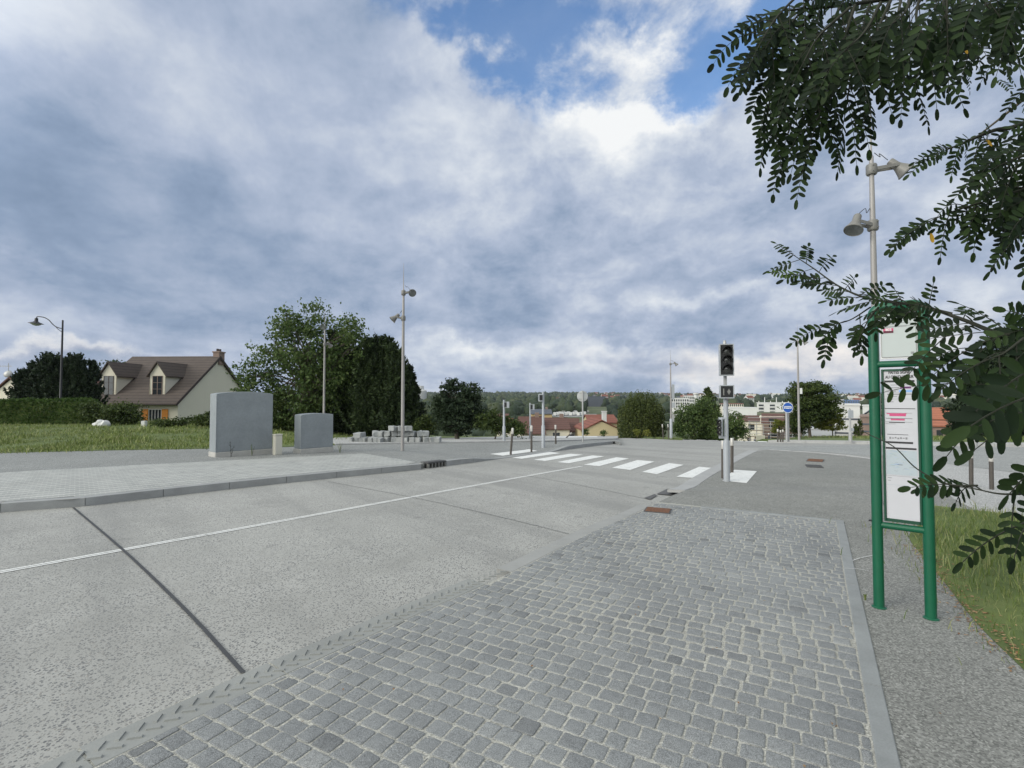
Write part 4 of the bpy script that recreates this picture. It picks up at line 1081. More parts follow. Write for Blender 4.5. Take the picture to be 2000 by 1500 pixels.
# upper panel
a0, a1 = .062, Wd-.052
mb = MB(); mb.box(a0-.012, a1+.012, -.012, .012, 2.150, 2.565, .004); up = obj('upper_frame', mb, M_white, t)
mb = MB(); mb.box(a0, a1, -.016, -.0125, 2.165, 2.55); obj('upper_panel', mb, M_panel, up)
mb = MB()
for x in (a0-.004, a1-.000): mb.box(x, x+.004, -.018, -.0165, 2.165, 2.545)
mb.box(a0, a1, -.018, -.0165, 2.161, 2.165)
for z, x1 in ((2.452, .20), (2.443, .12), (2.427, .22), (2.421, .17)): mb.box(a0+.022, a0+x1, -.0175, -.0165, z, z+.0032)
for k in range(5): mb.box(a1-.035, a1-.015, -.0175, -.0165, 2.185+k*.004, 2.187+k*.004)
obj('panel_lines', mb, M_inkg, up)
mb = MB(); mb.box(a0+.012, a0+.082, -.018, -.0165, 2.392, 2.413); obj('line_number_label', mb, M_pink, up)
mb = MB(); mb.box(a0+.012, a0+.082, -.018, -.0165, 2.372, 2.3918); obj('line_name_label', mb, M_maroon, up)
text_mesh('line_number', '402', .027, M_white, up, (a0+.047, -.0185, 2.3925), (R(90), 0, 0), .0009, sx_=1.15)
# lower case
x0, x1 = .052, Wd-.036; z0, z1 = .755, 2.060
mb = MB()
fw_ = .017
mb.box(x0, x0+fw_, -.022, .02, z0, z1, .003); mb.box(x1-fw_, x1, -.022, .02, z0, z1, .003); mb.box(x0+fw_+.0005, x1-fw_-.0005, -.0215, .02, z0, z0+.026, .003); mb.box(x0+fw_+.0005, x1-fw_-.0005, -.0215, .02, z1-.017, z1, .003)
cs = obj('case_frame', mb, M_greend, t)
mb = MB(); mb.box(x0+fw_, x1-fw_, -.012, .014, z0+.025, z1-.016); obj('poster', mb, M_poster, cs)
for zc_ in (1.93, .83, 1.40):
    mb = MB(); mb.box(x1+.0, Wd-rt*.8, -.01, .01, zc_-.02, zc_+.02); obj('hinge', mb, M_greend, t)
def fit(o, wd):
    xs_ = [v.co.x for v in o.data.vertices]; o.scale.x = wd/(max(xs_)-min(xs_))
pl0, pl1 = x0+fw_+.004, x1-fw_-.004; pw = pl1-pl0
def bar(nm, m, fx0, fx1, v0, v1): 
    mb = MB(); mb.box(pl0+pw*fx0, pl0+pw*fx1, -.0135, -.0125, zl(v1), zl(v0)); obj(nm, mb, m, cs)
fit(text_mesh('notice_text', 'FAITES SIGNE', .035, M_ink, cs, (pl0+pw*.48, -.0135, zl(731.2)), (R(90), 0, 0), .0011), pw*.68)
fit(text_mesh('notice_text', 'AU CONDUCTEUR', .035, M_ink, cs, (pl0+pw*.48, -.0135, zl(739.8)), (R(90), 0, 0), .0011), pw*.90)
bar('heading_bar', M_ink, 0, .95, 743.8, 747.5)
bar('grey_line', M_inkg, .2, .75, 752, 753); bar('grey_line', M_inkg, .1, .48, 757, 758.6); bar('purple_label', M_purple, .5, .84, 755.7, 759.5)
bar('grey_line', M_inkg, .06, .45, 762.2, 762.7); bar('grey_line', M_inkg, .06, .45, 766, 766.5); bar('grey_line', M_inkg, .18, .36, 763.7, 765); bar('blue_label', M_blue, .46, .87, 762.2, 766.5)
bar('grey_line', M_inkg, .08, .85, 769.3, 771.2); bar('grey_line', M_inkg, .13, .4, 774, 775); bar('divider', M_inkg, 0, .98, 779.2, 779.6)
bar('grey_line', M_inkg, .16, .28, 784, 785.2); bar('divider', M_ink, .0, .95, 797, 798.2)
bar('pink_row', M_pink, .05, .68, 806.5, 808); bar('pink_row', M_pink, .14, .66, 808.2, 811.8); bar('black_row', M_inkg, .02, .85, 805.6, 806.2)
bar('pink_row', M_pink, .18, .62, 817, 819.8); bar('black_row', M_ink, .02, .86, 815.9, 816.6); bar('black_row', M_ink, .12, .62, 823.3, 824.6); bar('black_row', M_inkg, .0, .86, 822.6, 823.2)
bar('grey_line', M_inkg, .0, .33, 826.3, 826.9); bar('black_row', M_ink, .05, .72, 846.3, 847.2)
for i in range(7): bar('grey_line', M_inkg, .12+i*.085, .18+i*.085, 851.5+(i % 2), 855.5-(i % 3)*.7)
bar('heading_bar', M_ink, 0, .86, 860, 863.6); bar('heading_bar', M_ink, .0, .96, 871.2, 874.6)
bar('map_field', M_mapc, 0.0, .97, 876.5, 923)
bar('divider', M_inkg, .0, .97, 925, 925.4); bar('divider', M_mapc, .0, .99, 942, 942.6); bar('grey_line', M_inkg, .04, .17, 929, 930); bar('grey_line', M_inkg, .04, .14, 934, 935)
r2 = random.Random(5)
for i in range(46):
    a_ = r2.uniform(0, .85); l_ = r2.uniform(.04, .16); v = r2.uniform(878, 921); mb = MB()
    xa = pl0+pw*a_; dz = r2.uniform(-.012, .012); mb.tube([(xa, -.0142, zl(v)), (xa+pw*l_*.6, -.0142, zl(v)+dz), (xa+pw*l_, -.0142, zl(v)+dz*.6)], .0007, 4)
    obj('map_line', mb, r2.choice([M_inkg, M_mapg, M_blue, M_mapg]), cs)
bar('map_name', M_ink, .36, .52, 903.4, 904.4)
mb = MB(); mb.box(-.060, -.03, -.02, .02, zl(1017), zl(1014.5), .003); obj('latch', mb, M_black, t)

# ================================================================== VEGETATION
def rand_unit(n, rs):
    a = rs.normal(size=(n, 3)); return a/np.linalg.norm(a, axis=1, keepdims=True)
def leaf_quads(P, size, rs, up_bias=.3, stretch=1.6):
    """one pointed leaf (a bent diamond) at every point"""
    n = len(P); nrm = rand_unit(n, rs); nrm[:, 2] += up_bias; nrm /= np.linalg.norm(nrm, axis=1, keepdims=True)
    a = np.cross(nrm, rand_unit(n, rs)); a /= np.linalg.norm(a, axis=1, keepdims=True)+1e-9; b = np.cross(nrm, a)
    s = (size*rs.uniform(.6, 1.35, n))[:, None]
    V = np.stack([P-a*s*stretch*.5, P-b*s*.5+nrm*s*.12, P+a*s*stretch*.5, P+b*s*.5+nrm*s*.12], 1).reshape(-1, 3)
    return V
def foliage_mesh(name, V, m, parent):
    return npmesh(name, V, np.arange(len(V)).reshape(-1, 4), m, parent)
def clumps_in(blobs, n, rs, shell=.45):
    """points through a set of ellipsoids, denser toward their skins"""
    vol = np.array([b[3]*b[4]*b[5] for b in blobs])**.75; pick = rs.choice(len(blobs), n, p=vol/vol.sum()); B = np.array(blobs)[pick]
    r = rs.uniform(0, 1, n)**shell
    return B[:, :3] + rand_unit(n, rs)*r[:, None]*B[:, 3:6]
def broadleaf(name, label, cat, base, blobs, nclump, per, cr, lsize, m, trunk_r=.16, seed=1, group=None, flat_=.65, limbs=26, limb_r=.03, hang=0, stretch=1.5, trunk_h=None):
    """base in world; blobs = (x, y, z, rx, ry, rz) relative to the base"""
    rs = np.random.RandomState(seed); t = thing(name, label, cat, base, 0, group)
    cen = clumps_in(blobs, nclump, rs)
    cen = cen[cen[:, 2] > .12]
    w_ = rs.uniform(.5, 1.35, len(cen)); k = np.repeat(np.arange(len(cen)), (per*w_).astype(int)+1)
    off = rs.normal(size=(len(k), 3))*np.array([1, 1, flat_])*.5; c = w_[k][:, None]*cr
    P = cen[k]+off*c
    if hang: P[:, 2] -= np.abs(rs.normal(size=len(P)))*hang
    P = P[P[:, 2] > .05]
    foliage_mesh('foliage', leaf_quads(P, lsize, rs, .35, stretch), m, t)
    zc = np.mean([b[2] for b in blobs]); th = trunk_h or zc
    mb = MB(); r2 = random.Random(seed); lean = (r2.uniform(-.1, .1), r2.uniform(-.1, .1))
    mb.tube([(0, 0, -.2), (lean[0], lean[1], th*.4), (lean[0]*2, 0, th*.75), (0, 0, th)], [trunk_r*1.25, trunk_r, trunk_r*.8, trunk_r*.55], 9)
    obj('trunk', mb, M_bark, t, smooth=60)
    if limbs:
        mb = MB()
        for i in rs.choice(len(cen), min(limbs, len(cen)), replace=False):
            c_ = Vector(cen[i]); z0 = th*r2.uniform(.35, .95); a_ = Vector((lean[0]*z0/th, 0, z0)); md = (a_+c_)*.5+Vector((r2.uniform(-.2, .2), r2.uniform(-.2, .2), r2.uniform(.1, .5)))*min(1, (c_-a_).length*.3)
            mb.tube(smooth3([a_, md, c_], 4), [limb_r*(1-.8*j/8)+.004 for j in range(9)], 5, False)
        obj('limbs', mb, M_bark, t, smooth=60)
    return t
def conifer(name, label, cat, base, h, r, m, seed=1, nb=150, per=42, lsize=.09, up=.25, z0=.06, pow_=.8, group=None, irregular=.25, tops=None):
    """a straight stem with whorls of drooping or rising sprays"""
    rs = np.random.RandomState(seed); t = thing(name, label, cat, base, 0, group); Ps = []; mb = MB()
    tops = tops or [(0, 0, h, r)]
    for (tx, ty, hh, rr) in tops:
        mb.tube([(tx*.4, ty*.4, -.2), (tx, ty, hh*.5), (tx, ty, hh)], [.16, .09, .015], 7)
        for i in range(nb):
            f = z0+(1-z0)*rs.uniform(0, 1)**.85; z = f*hh; L = rr*((1-f)**pow_)*rs.uniform(1-irregular, 1+irregular)+.12
            an = rs.uniform(0, 2*math.pi); d = np.array([math.cos(an), math.sin(an), 0])
            n = max(4, int(per*L/rr*(.6+.4*rr))); s = rs.uniform(0.05, 1, n)**.8
            P = np.array([tx, ty, z])+d*(s*L)[:, None]; P[:, 2] += up*L*(s**1.5)-.12*L*np.sin(s*3)
            side = np.array([-d[1], d[0], 0]); P += side*(rs.normal(size=n)*.16*L*(1.1-s))[:, None]; P[:, 2] += rs.normal(size=n)*.05*(1+L*.3)
            Ps.append(P)
    P = np.concatenate(Ps); P = P[P[:, 2] > .02]
    foliage_mesh('foliage', leaf_quads(P, lsize, rs, .2, 3.0), m, t); obj('trunk', mb, M_bark, t, smooth=60)
    return t
def gbase(u, D, dz=0):
    x = (u-1000)/F*D; return Vector((x, D, land(x, D)+dz))
def hz(v, D): return CAMZ+(780-v)*D/F      # height seen at a row of the picture at a distance
def bl(D, b, items):
    """blobs from picture measures at distance D: (u, v, ru, rv, depth radius)"""
    out = []
    for (u, v, ru, rv, dd, *dy) in items:
        out.append(((u-1000)/F*D-b.x, (dy[0] if dy else 0), hz(v, D)-b.z, ru*D/F, dd, rv*D/F))
    return out
ML_dark2 = leafmat('evergreen_foliage', (.011, .021, .008), (.028, .046, .016), (.06, .086, .03), trans=.12)
# big loose broadleaf tree
D = 33; b = gbase(600, D)
broadleaf('broadleaf_tree', 'big loose leafy tree with bare limbs showing, behind the smaller cabinet', 'tree', b,
    bl(D, b, [(560, 640, 46, 40, 1.6), (610, 625, 30, 34, 1.2), (520, 700, 32, 48, 1.4), (600, 700, 75, 60, 2.2), (680, 655, 26, 42, 1.2), (700, 690, 26, 40, 1.2), (530, 770, 40, 55, 1.6), (600, 790, 62, 55, 2), (640, 740, 50, 60, 2), (489, 740, 16, 40, 1), (655, 630, 14, 20, .8), (468, 748, 14, 20, .9)]),
    430, 46, .62, .13, ML_dec, .22, 11, limbs=90, limb_r=.055, trunk_h=4.6)
D = 35; b = gbase(690, D)
conifer('cypress_tree', 'dark dense evergreen with several blunt tops beside the big leafy tree', 'tree', b, 6.5, 2.2, ML_dark2, 3, 260, 90, .09, .7, .0, .5, irregular=.6,
    tops=[((u-690)/F*D, (i % 3)*.5-.5, hz(v, D)-b.z, r_) for i, (u, v, r_) in enumerate(((655, 650, 1.1), (672, 662, 1.2), (690, 690, 1.3), (708, 684, 1.3), (640, 690, 1.1)))])
D = 33; b = gbase(735, D)
conifer('cypress_tree', 'dark spreading evergreen with feathery top left of the main lamp column', 'tree', b, 6, 2.2, ML_dark2, 4, 240, 80, .085, .85, .0, .55, irregular=.65,
    tops=[((u-735)/F*D, (i % 3)*.4-.4, hz(v, D)-b.z, r_) for i, (u, v, r_) in enumerate(((722, 664, 1.1), (738, 655, 1.1), (754, 659, 1.1), (768, 674, 1.1), (780, 697, 1.0), (712, 690, 1.2), (772, 730, 1.1)))])
D = 34; b = gbase(800, D)
conifer('spruce_tree', 'pointed dark spruce just right of the main lamp column', 'tree', b, hz(713, D)-b.z, 1.35, ML_dark, 5, 230, 70, .10, -.1, .0, .85, irregular=.4)
D = 34; b = gbase(660, D)
broadleaf('shrub', 'dark undergrowth at the foot of the evergreens behind the smaller cabinet', 'shrub', b, bl(D, b, [(560, 835, 30, 30, 1), (610, 830, 45, 35, 1.2), (690, 815, 60, 45, 1.2), (770, 815, 40, 38, 1)]), 190, 60, .55, .11, ML_dark, .05, 12, limbs=0, trunk_h=.5)
# pine
D = 31; b = gbase(893, D)
broadleaf('pine_tree', 'dark rounded pine with tufted top left of the pedestrian signals', 'tree', b,
    bl(D, b, [(878, 758, 16, 18, .6), (915, 765, 26, 20, .9), (893, 790, 46, 28, 1.3), (900, 820, 50, 28, 1.4), (866, 800, 22, 26, .8), (925, 795, 20, 26, .8)]), 260, 60, .36, .08, ML_pine, .12, 21, stretch=2.4, limbs=20, flat_=.5)
D = 32; b = gbase(835, D)
broadleaf('shrub', 'dark green bush between the spruce and the rounded pine', 'shrub', b, bl(D, b, [(835, 830, 22, 18, .8), (815, 838, 16, 12, .7)]), 60, 50, .35, .09, ML_mid, .05, 22, limbs=0, trunk_h=.5)
D = 30; b = gbase(965, D)
broadleaf('shrub', 'green bush right of the rounded pine, behind the leftmost signal', 'shrub', b, bl(D, b, [(955, 822, 24, 20, .9), (985, 830, 24, 16, .9), (1012, 834, 18, 13, .8)]), 110, 55, .36, .09, ML_mid, .05, 23, limbs=0, trunk_h=.5)
D = 27; b = gbase(1176, D)
for (u, v, r_, lab, m_) in ((1144, 843, 6, 'small bush before the yellow gable house, left one', ML_mid), (1268-90, 846, 5, 'small light bush at the foot of the yellow gable', ML_dec), (1243, 843, 7, 'yellowish shrub at the foot of the willow, left one', ML_yel), (1262, 845, 5, 'yellowish shrub at the foot of the willow, right one', ML_yel)):
    D = 45; b = gbase(u, D); broadleaf('shrub', lab, 'shrub', b, bl(D, b, [(u, v, r_, r_, .3)]), 10, 50, .22, .07, m_, .02, int(u), limbs=0, trunk_h=.2)
# left background
D = 40; b = gbase(110, D)
conifer('cypress_tree', 'dark plumed conifer behind the hedge and the black lamp', 'tree', b, 5, 3, ML_pine, 6, 210, 75, .085, .95, .0, .55, irregular=.65,
    tops=[((u-110)/F*D, (i % 3)*.4-.3, hz(v, D)-b.z, r_) for i, (u, v, r_) in enumerate(((50, 728, .8), (60, 712, 1.0), (78, 709, 1.2), (103, 692, 1.2), (122, 700, 1.1), (138, 694, 1.2), (152, 696, 1.0), (176, 706, .75)))])
D = 60; b = gbase(222, D)
broadleaf('broadleaf_tree', 'small tree top showing behind the dormer house roof', 'tree', b, bl(D, b, [(222, 722, 18, 16, 1.2), (236, 716, 8, 8, .8)]), 60, 40, .6, .16, ML_mid, .12, 31, limbs=8)
def hedge(label, u0, u1, D0, D1, vt, m_, seed, th=.9, rough=.06):
    rs = np.random.RandomState(seed); A = gbase(u0, D0); B = gbase(u1, D1); t = thing('hedge', label, 'hedge', tuple((A+B)/2)); cen = (A+B)/2
    H = hz(vt, (D0+D1)/2)-cen.z; n = int((B-A).length*H*420); L = (B-A); Ln = L.length; L.normalize(); nn = np.array([-L.y, L.x, 0])
    s = rs.uniform(-.5, .5, n)*Ln; face = rs.choice(3, n, p=[.6, .35, .05])
    z = np.where(face == 1, H, rs.uniform(0, H, n)); y = np.where(face == 0, -th/2, np.where(face == 1, rs.uniform(-.5, .5, n)*th, th/2))
    wob = np.array([mnoise.noise(Vector((q*.8, zz_*.8, seed))) for q, zz_ in zip(s, z)])*rough*3
    P = np.outer(s, np.array(L))+np.outer(y+rs.normal(size=n)*rough+wob, nn)*1.; P[:, 2] = z+rs.normal(size=n)*rough+wob
    foliage_mesh('foliage', leaf_quads(P, .09, rs, .3, 1.5), m_, t)
    mb = MB(); mb.M = Matrix.Rotation(math.atan2(L.y, L.x), 4, 'Z'); mb.box(-Ln/2, Ln/2, -th*.36, th*.36, -.1, H-.12); obj('twig_core', mb, M_turf, t)
hedge('long clipped green hedge at the left behind the black lamp', -260, 188, 35, 36, 781, ML_hedge, 3)
D = 35; b = gbase(222, D)
broadleaf('shrub', 'dark spreading bush in front of the house with dormers', 'shrub', b, bl(D, b, [(205, 812, 36, 20, 1), (240, 808, 26, 22, 1), (180, 806, 22, 18, .8), (262, 820, 14, 12, .6)]), 150, 60, .42, .10, ML_mid, .05, 33, limbs=0, trunk_h=.4)
D = 32; b = gbase(360, D)
broadleaf('shrub', 'low leafy bush between the shutters and the tall cabinet', 'shrub', b, bl(D, b, [(330, 829, 26, 12, .6), (365, 830, 24, 15, .7), (398, 826, 22, 20, .8), (300, 833, 14, 9, .5), (425, 828, 16, 20, .8)]), 130, 60, .34, .09, ML_mid, .05, 34, limbs=0, trunk_h=.3)
D = 32.5; b = gbase(548, D)
broadleaf('shrub', 'leafy bush seen in the gap between the two cabinets', 'shrub', b, bl(D, b, [(548, 815, 22, 40, .8), (560, 845, 26, 16, .8)]), 80, 55, .40, .11, ML_mid, .05, 35, limbs=0, trunk_h=.6)
# right of centre
def willow():
    D = 56; b = gbase(1252, D); rs = np.random.RandomState(9); t = thing('willow_tree', 'weeping willow with hanging strands beside the far lamp column', 'tree', b)
    H = hz(759, D)-b.z; Rx = 46*D/F; Ps = []
    for i in range(900):
        an = rs.uniform(0, 6.28); r = Rx*rs.uniform(0, 1)**.5; top = H*(1-.30*(r/Rx)**2)*rs.uniform(.78, 1.02); bot = top*rs.uniform(.0, .55)
        n = int(30*(top-bot)/H)+6; z = rs.uniform(bot, top, n); x = r*math.cos(an)*(1-.1*(z-bot)/H); y = r*math.sin(an)
        Ps.append(np.stack([x+rs.normal(size=n)*.06, y+rs.normal(size=n)*.06, z], 1))
    P = np.concatenate(Ps); V = leaf_quads(P, .13, rs, -.1, 1.4)
    foliage_mesh('foliage', V, ML_willow, t)
    mb = MB(); mb.tube([(0, 0, -.2), (.1, 0, H*.4), (0, 0, H*.8)], [.3, .22, .08], 9); obj('trunk', mb, M_bark, t, smooth=60)
willow()
D = 52; b = gbase(1355, D)
broadleaf('broadleaf_tree', 'mid green bushy tree between the lamp column and the large signal', 'tree', b, bl(D, b, [(1340, 812, 26, 26, 1.4), (1372, 802, 26, 28, 1.4), (1345, 838, 34, 20, 1.3), (1388, 830, 26, 28, 1.3)]), 240, 50, .60, .13, ML_dec, .15, 41, limbs=14)
D = 56; b = gbase(1383, D)
conifer('spruce_tree', 'narrow conifer rising behind the bushes left of the large signal', 'tree', b, hz(757, D)-b.z, 1.9, ML_mid, 7, 200, 60, .13, .1, .0, .7, irregular=.4)
D = 50; b = gbase(1434, D)
broadleaf('broadleaf_tree', 'green bush right behind the large signal pole', 'tree', b, bl(D, b, [(1430, 828, 20, 24, 1.1), (1446, 842, 16, 18, 1), (1410, 845, 22, 14, 1)]), 120, 50, .5, .12, ML_dec, .1, 42, limbs=8)
D = 41; b = gbase(1581, D)
broadleaf('broadleaf_tree', 'dense round dark tree behind the lamp column and blue sign', 'tree', b,
    bl(D, b, [(1585, 775, 40, 28, 1.5), (1560, 760, 18, 14, .8), (1600, 757, 20, 13, .8), (1575, 800, 46, 24, 1.5), (1612, 795, 24, 26, 1), (1562, 820, 24, 16, .9)]), 330, 60, .46, .11, ML_mid, .10, 43, flat_=.4, limbs=24)
D = 42; b = gbase(1625, D)
broadleaf('broadleaf_tree', 'small yellow-green tree at the right foot of the round dark tree', 'tree', b, bl(D, b, [(1618, 815, 22, 16, .8), (1628, 830, 20, 12, .8), (1605, 832, 14, 10, .6)]), 90, 45, .36, .10, ML_yel, .04, 44, flat_=.4, limbs=14)
D = 42; b = gbase(1522, D)
broadleaf('broadleaf_tree', 'thin yellow-green sapling in front of the scaffolded house', 'tree', b, bl(D, b, [(1522, 832, 12, 12, .5), (1512, 842, 10, 5, .4), (1520, 826, 8, 8, .4)]), 30, 36, .30, .09, ML_yel, .03, 45, flat_=.4, limbs=10)
D = 42; b = gbase(1559, D)
broadleaf('shrub', 'dark shrub low beside the twin posts of the blue sign', 'shrub', b, bl(D, b, [(1556, 838, 14, 12, .6)]), 30, 45, .34, .09, ML_mid, .04, 46, limbs=0, trunk_h=.3)
D = 40; b = gbase(1603, D)
broadleaf('shrub', 'little clipped bush on the far footway by the white building', 'shrub', b, bl(D, b, [(1603, 855, 5, 6, .25)]), 16, 50, .14, .05, ML_mid, .02, 47, limbs=0, trunk_h=.2)
D = 40; b = gbase(1672, D)
for u in (1671, 1678):
    conifer('shrub', 'thin dark columnar plant before the white building, '+('left' if u == 1671 else 'right')+' one', 'shrub', gbase(u, 41), 1.1+(.3 if u > 1672 else 0), .13, ML_mid, u, 40, 20, .05, .8, .1, .6)
# right edge beyond the side road
D = 38; b = gbase(1920, D)
conifer('cypress_tree', 'feathery dark conifer at the right beyond the side road', 'tree', b, 7, 3, ML_pine, 8, 300, 80, .11, .25, .0, .5, irregular=.4,
    tops=[(1.6, 0, hz(640, D)-b.z, 2.4), (.2, .3, hz(712, D)-b.z, 2.0), (3.6, 0, hz(650, D)-b.z, 2.6)])
D = 36; b = gbase(1945, D)
broadleaf('shrub', 'dark hedge of bushes along the grass beyond the side road', 'shrub', b, bl(D, b, [(1905, 838, 30, 22, 1), (1960, 832, 45, 28, 1), (2040, 828, 60, 32, 1), (1868, 850, 14, 10, .5)]), 230, 60, .45, .10, ML_dark, .05, 48, limbs=0, trunk_h=.4)

# ================================================================== BUILDINGS
def gable_house(name, label, P, rz, Lx, Ly, he, hr, mw, mr, chimney=True, group=None, cat='house', overhang=.3, win=()):
    """ridge along local x; origin at the front-left corner"""
    t = thing(name, label, cat, P, rz, group)
    mb = MB(); mb.add([(0,0,0),(Lx,0,0),(Lx,Ly,0),(0,Ly,0),(0,0,he),(Lx,0,he),(Lx,Ly,he),(0,Ly,he),(0,Ly/2,hr-.12),(Lx,Ly/2,hr-.12)],
        [(0,1,5,4),(1,2,6,9,5),(2,3,7,6),(3,0,4,8,7),(0,3,2,1)]); obj('wall', mb, mw, t)
    sl_ = (hr-he)/(Ly/2); o_ = overhang; mb = MB()
    prof = [(-o_, he-o_*sl_), (Ly/2, hr), (Ly+o_, he-o_*sl_), (Ly+o_, he-o_*sl_+.12), (Ly/2, hr+.14), (-o_, he-o_*sl_+.12)]
    vs = [(-o_*.6, y, z) for y, z in prof]+[(Lx+o_*.6, y, z) for y, z in prof]
    fs = [(0, 1, 4, 5), (1, 2, 3, 4), (6, 11, 10, 7), (7, 10, 9, 8)]+[(i, 6+i, 6+(i+1) % 6, (i+1) % 6) for i in range(6)]
    mb.add(vs, fs); rf = obj('roof', mb, mr, t)
    if chimney:
        mb = MB(); cx = Lx*.8; mb.box(cx-.3, cx+.3, Ly/2-.25, Ly/2+.25, hr-.5, hr+.7, .02); obj('chimney', mb, M_brick if mw is not M_wally else M_wallw, rf)
    for (face, a_, z_, w_, h_) in win:
        mb = MB()
        if face == 'f': mb.box(a_, a_+w_, -.04, .01, z_, z_+h_)
        if face == 'r': mb.box(Lx-.01, Lx+.04, a_, a_+w_, z_, z_+h_)
        if face == 'l': mb.box(-.04, .01, a_, a_+w_, z_, z_+h_)
        obj('window', mb, M_win, t)
    return t
# the house with dormers
HD = 45.0; hx = (348-1000)/F*HD
hz0 = -1.2; Lh = 8.9; Wh = 11.4; he = hz(783.5, HD)-hz0; hr = hz(699, HD+Wh/2)-hz0
HR = R(-2.5)
t = thing('dormer_house', 'cream house with brown tiled roof, two dormers and orange shutters', 'house', (hx, HD, hz0), HR)
mb = MB()
mb.add([(-Lh,0,0),(0,0,0),(0,Wh,0),(-Lh,Wh,0),(-Lh,0,he),(0,0,he),(0,Wh,he),(-Lh,Wh,he),(-Lh,Wh/2,hr-.15),(0,Wh/2,hr-.15)], [(0,1,5,4),(1,2,6,9,5),(2,3,7,6),(3,0,4,8,7)]); obj('wall', mb, M_wallc, t)
sl_ = (hr-he)/(Wh/2); o_ = .45
prof = [(-o_, he-o_*sl_), (Wh/2, hr), (Wh+o_, he-o_*sl_), (Wh+o_, he-o_*sl_+.14), (Wh/2, hr+.18), (-o_, he-o_*sl_+.14)]
vs = [(-Lh-.25, y, z) for y, z in prof]+[(.18, y, z) for y, z in prof]
mb = MB(); mb.add(vs, [(0,1,4,5),(1,2,3,4),(6,11,10,7),(7,10,9,8)]+[(i,6+i,6+(i+1)%6,(i+1)%6) for i in range(6)]); rf = obj('roof', mb, M_tile, t)
for sg in (1,):
    mb = MB(); dx = .185
    for (ya, za, yb, zb) in ((-o_, he-o_*sl_, Wh/2, hr), (Wh/2, hr, Wh+o_, he-o_*sl_)): mb.add([(dx, ya, za-.1), (dx+.04, ya, za-.1), (dx+.04, yb, zb-.1), (dx, yb, zb-.1), (dx, ya, za+.2), (dx+.04, ya, za+.2), (dx+.04, yb, zb+.22), (dx, yb, zb+.22)], [(0,1,2,3),(4,5,6,7),(0,1,5,4),(1,2,6,5),(2,3,7,6),(3,0,4,7)])
    obj('barge_board', mb, M_dark, rf)
mb = MB(); mb.tube([(-Lh-.2, -o_-.05, he-o_*sl_+.05), (.2, -o_-.05, he-o_*sl_+.05)], .06, 8); obj('gutter', mb, M_dark, rf)
mb = MB(); mb.box(-.55, .12, Wh/2-.1, Wh/2+.8, hr-.7, hr+.55, .02); mb.box(-.62, .19, Wh/2-.17, Wh/2+.87, hr+.55, hr+.68, .02); ch = obj('chimney', mb, M_brick, rf)
for y in (Wh/2+.1, Wh/2+.5):
    mb = MB(); mb.lathe([(.13, hr+.68), (.11, hr+.95), (0, hr+.95)], (-.2, y, 0), n=10); obj('chimney_pot', mb, M_dark, ch)
def dormer(u):
    # front wall of the dormer stands a little up the slope
    x = (u-348)/F*(HD+1.2); yf = .62; w_ = 1.45; zb = he+yf*sl_-.15; zt_ = zb+2.15; zr = zt_+1.05
    d = obj('dormer', (lambda mb: mb)(MB()), M_wallc, t) if False else None
    mb = MB(); yb = lambda z: (z-he)/sl_+.1
    mb.add([(x-w_/2, yf, zb), (x+w_/2, yf, zb), (x+w_/2, yf, zt_), (x, yf, zr), (x-w_/2, yf, zt_), (x-w_/2, yb(zt_), zt_), (x+w_/2, yb(zt_), zt_), (x-w_/2, yb(zb), zb), (x+w_/2, yb(zb), zb), (x, yb(zr), zr)],
        [(0,1,2,3,4), (1,8,6,2), (0,4,5,7), (2,6,9,3), (4,3,9,5)])
    dm = obj('dormer', mb, M_wallc, t)
    mb = MB(); e = .22
    for sg in (-1, 1):
        ex = x+sg*(w_/2+e); ze = zt_-e*1.4
        mb.add([(x, yf-.2, zr+.03), (ex, yf-.2, ze+.03), (ex, yb(ze)+.0, ze+.03), (x, yb(zr)+.2, zr+.03), (x, yf-.2, zr+.15), (ex, yf-.2, ze+.15), (ex, yb(ze), ze+.15), (x, yb(zr)+.2, zr+.15)], [(0,3,2,1),(4,5,6,7),(0,1,5,4),(1,2,6,5),(2,3,7,6),(3,0,4,7)])
    obj('dormer_roof', mb, M_tile, dm)
    mb = MB(); zz0 = zb+.18; zz1 = zt_-.15; a_ = x-.48; b_ = x+.48
    mb.box(a_-.07, b_+.07, yf-.04, yf-.005, zz0-.07, zz0); mb.box(a_-.12, b_+.12, yf-.1, yf-.04, zz0-.10, zz0-.0); obj('sill', mb, M_wallw, dm)
    mb = MB(); mb.box(a_, b_, yf-.02, yf-.006, zz0, zz1); obj('window', mb, M_win, dm)
    mb = MB()
    for k in (0, .5, 1): mb.box(a_+(b_-a_-.05)*k, a_+(b_-a_-.05)*k+.05, yf-.04, yf-.021, zz0, zz1)
    for k in (0, .33, .66, 1): mb.box(a_, b_, yf-.038, yf-.021, zz0+(zz1-zz0-.03)*k, zz0+(zz1-zz0-.03)*k+.03)
    obj('window_bars', mb, M_brick if u > 260 else M_dark, dm)
dormer(199); dormer(297)
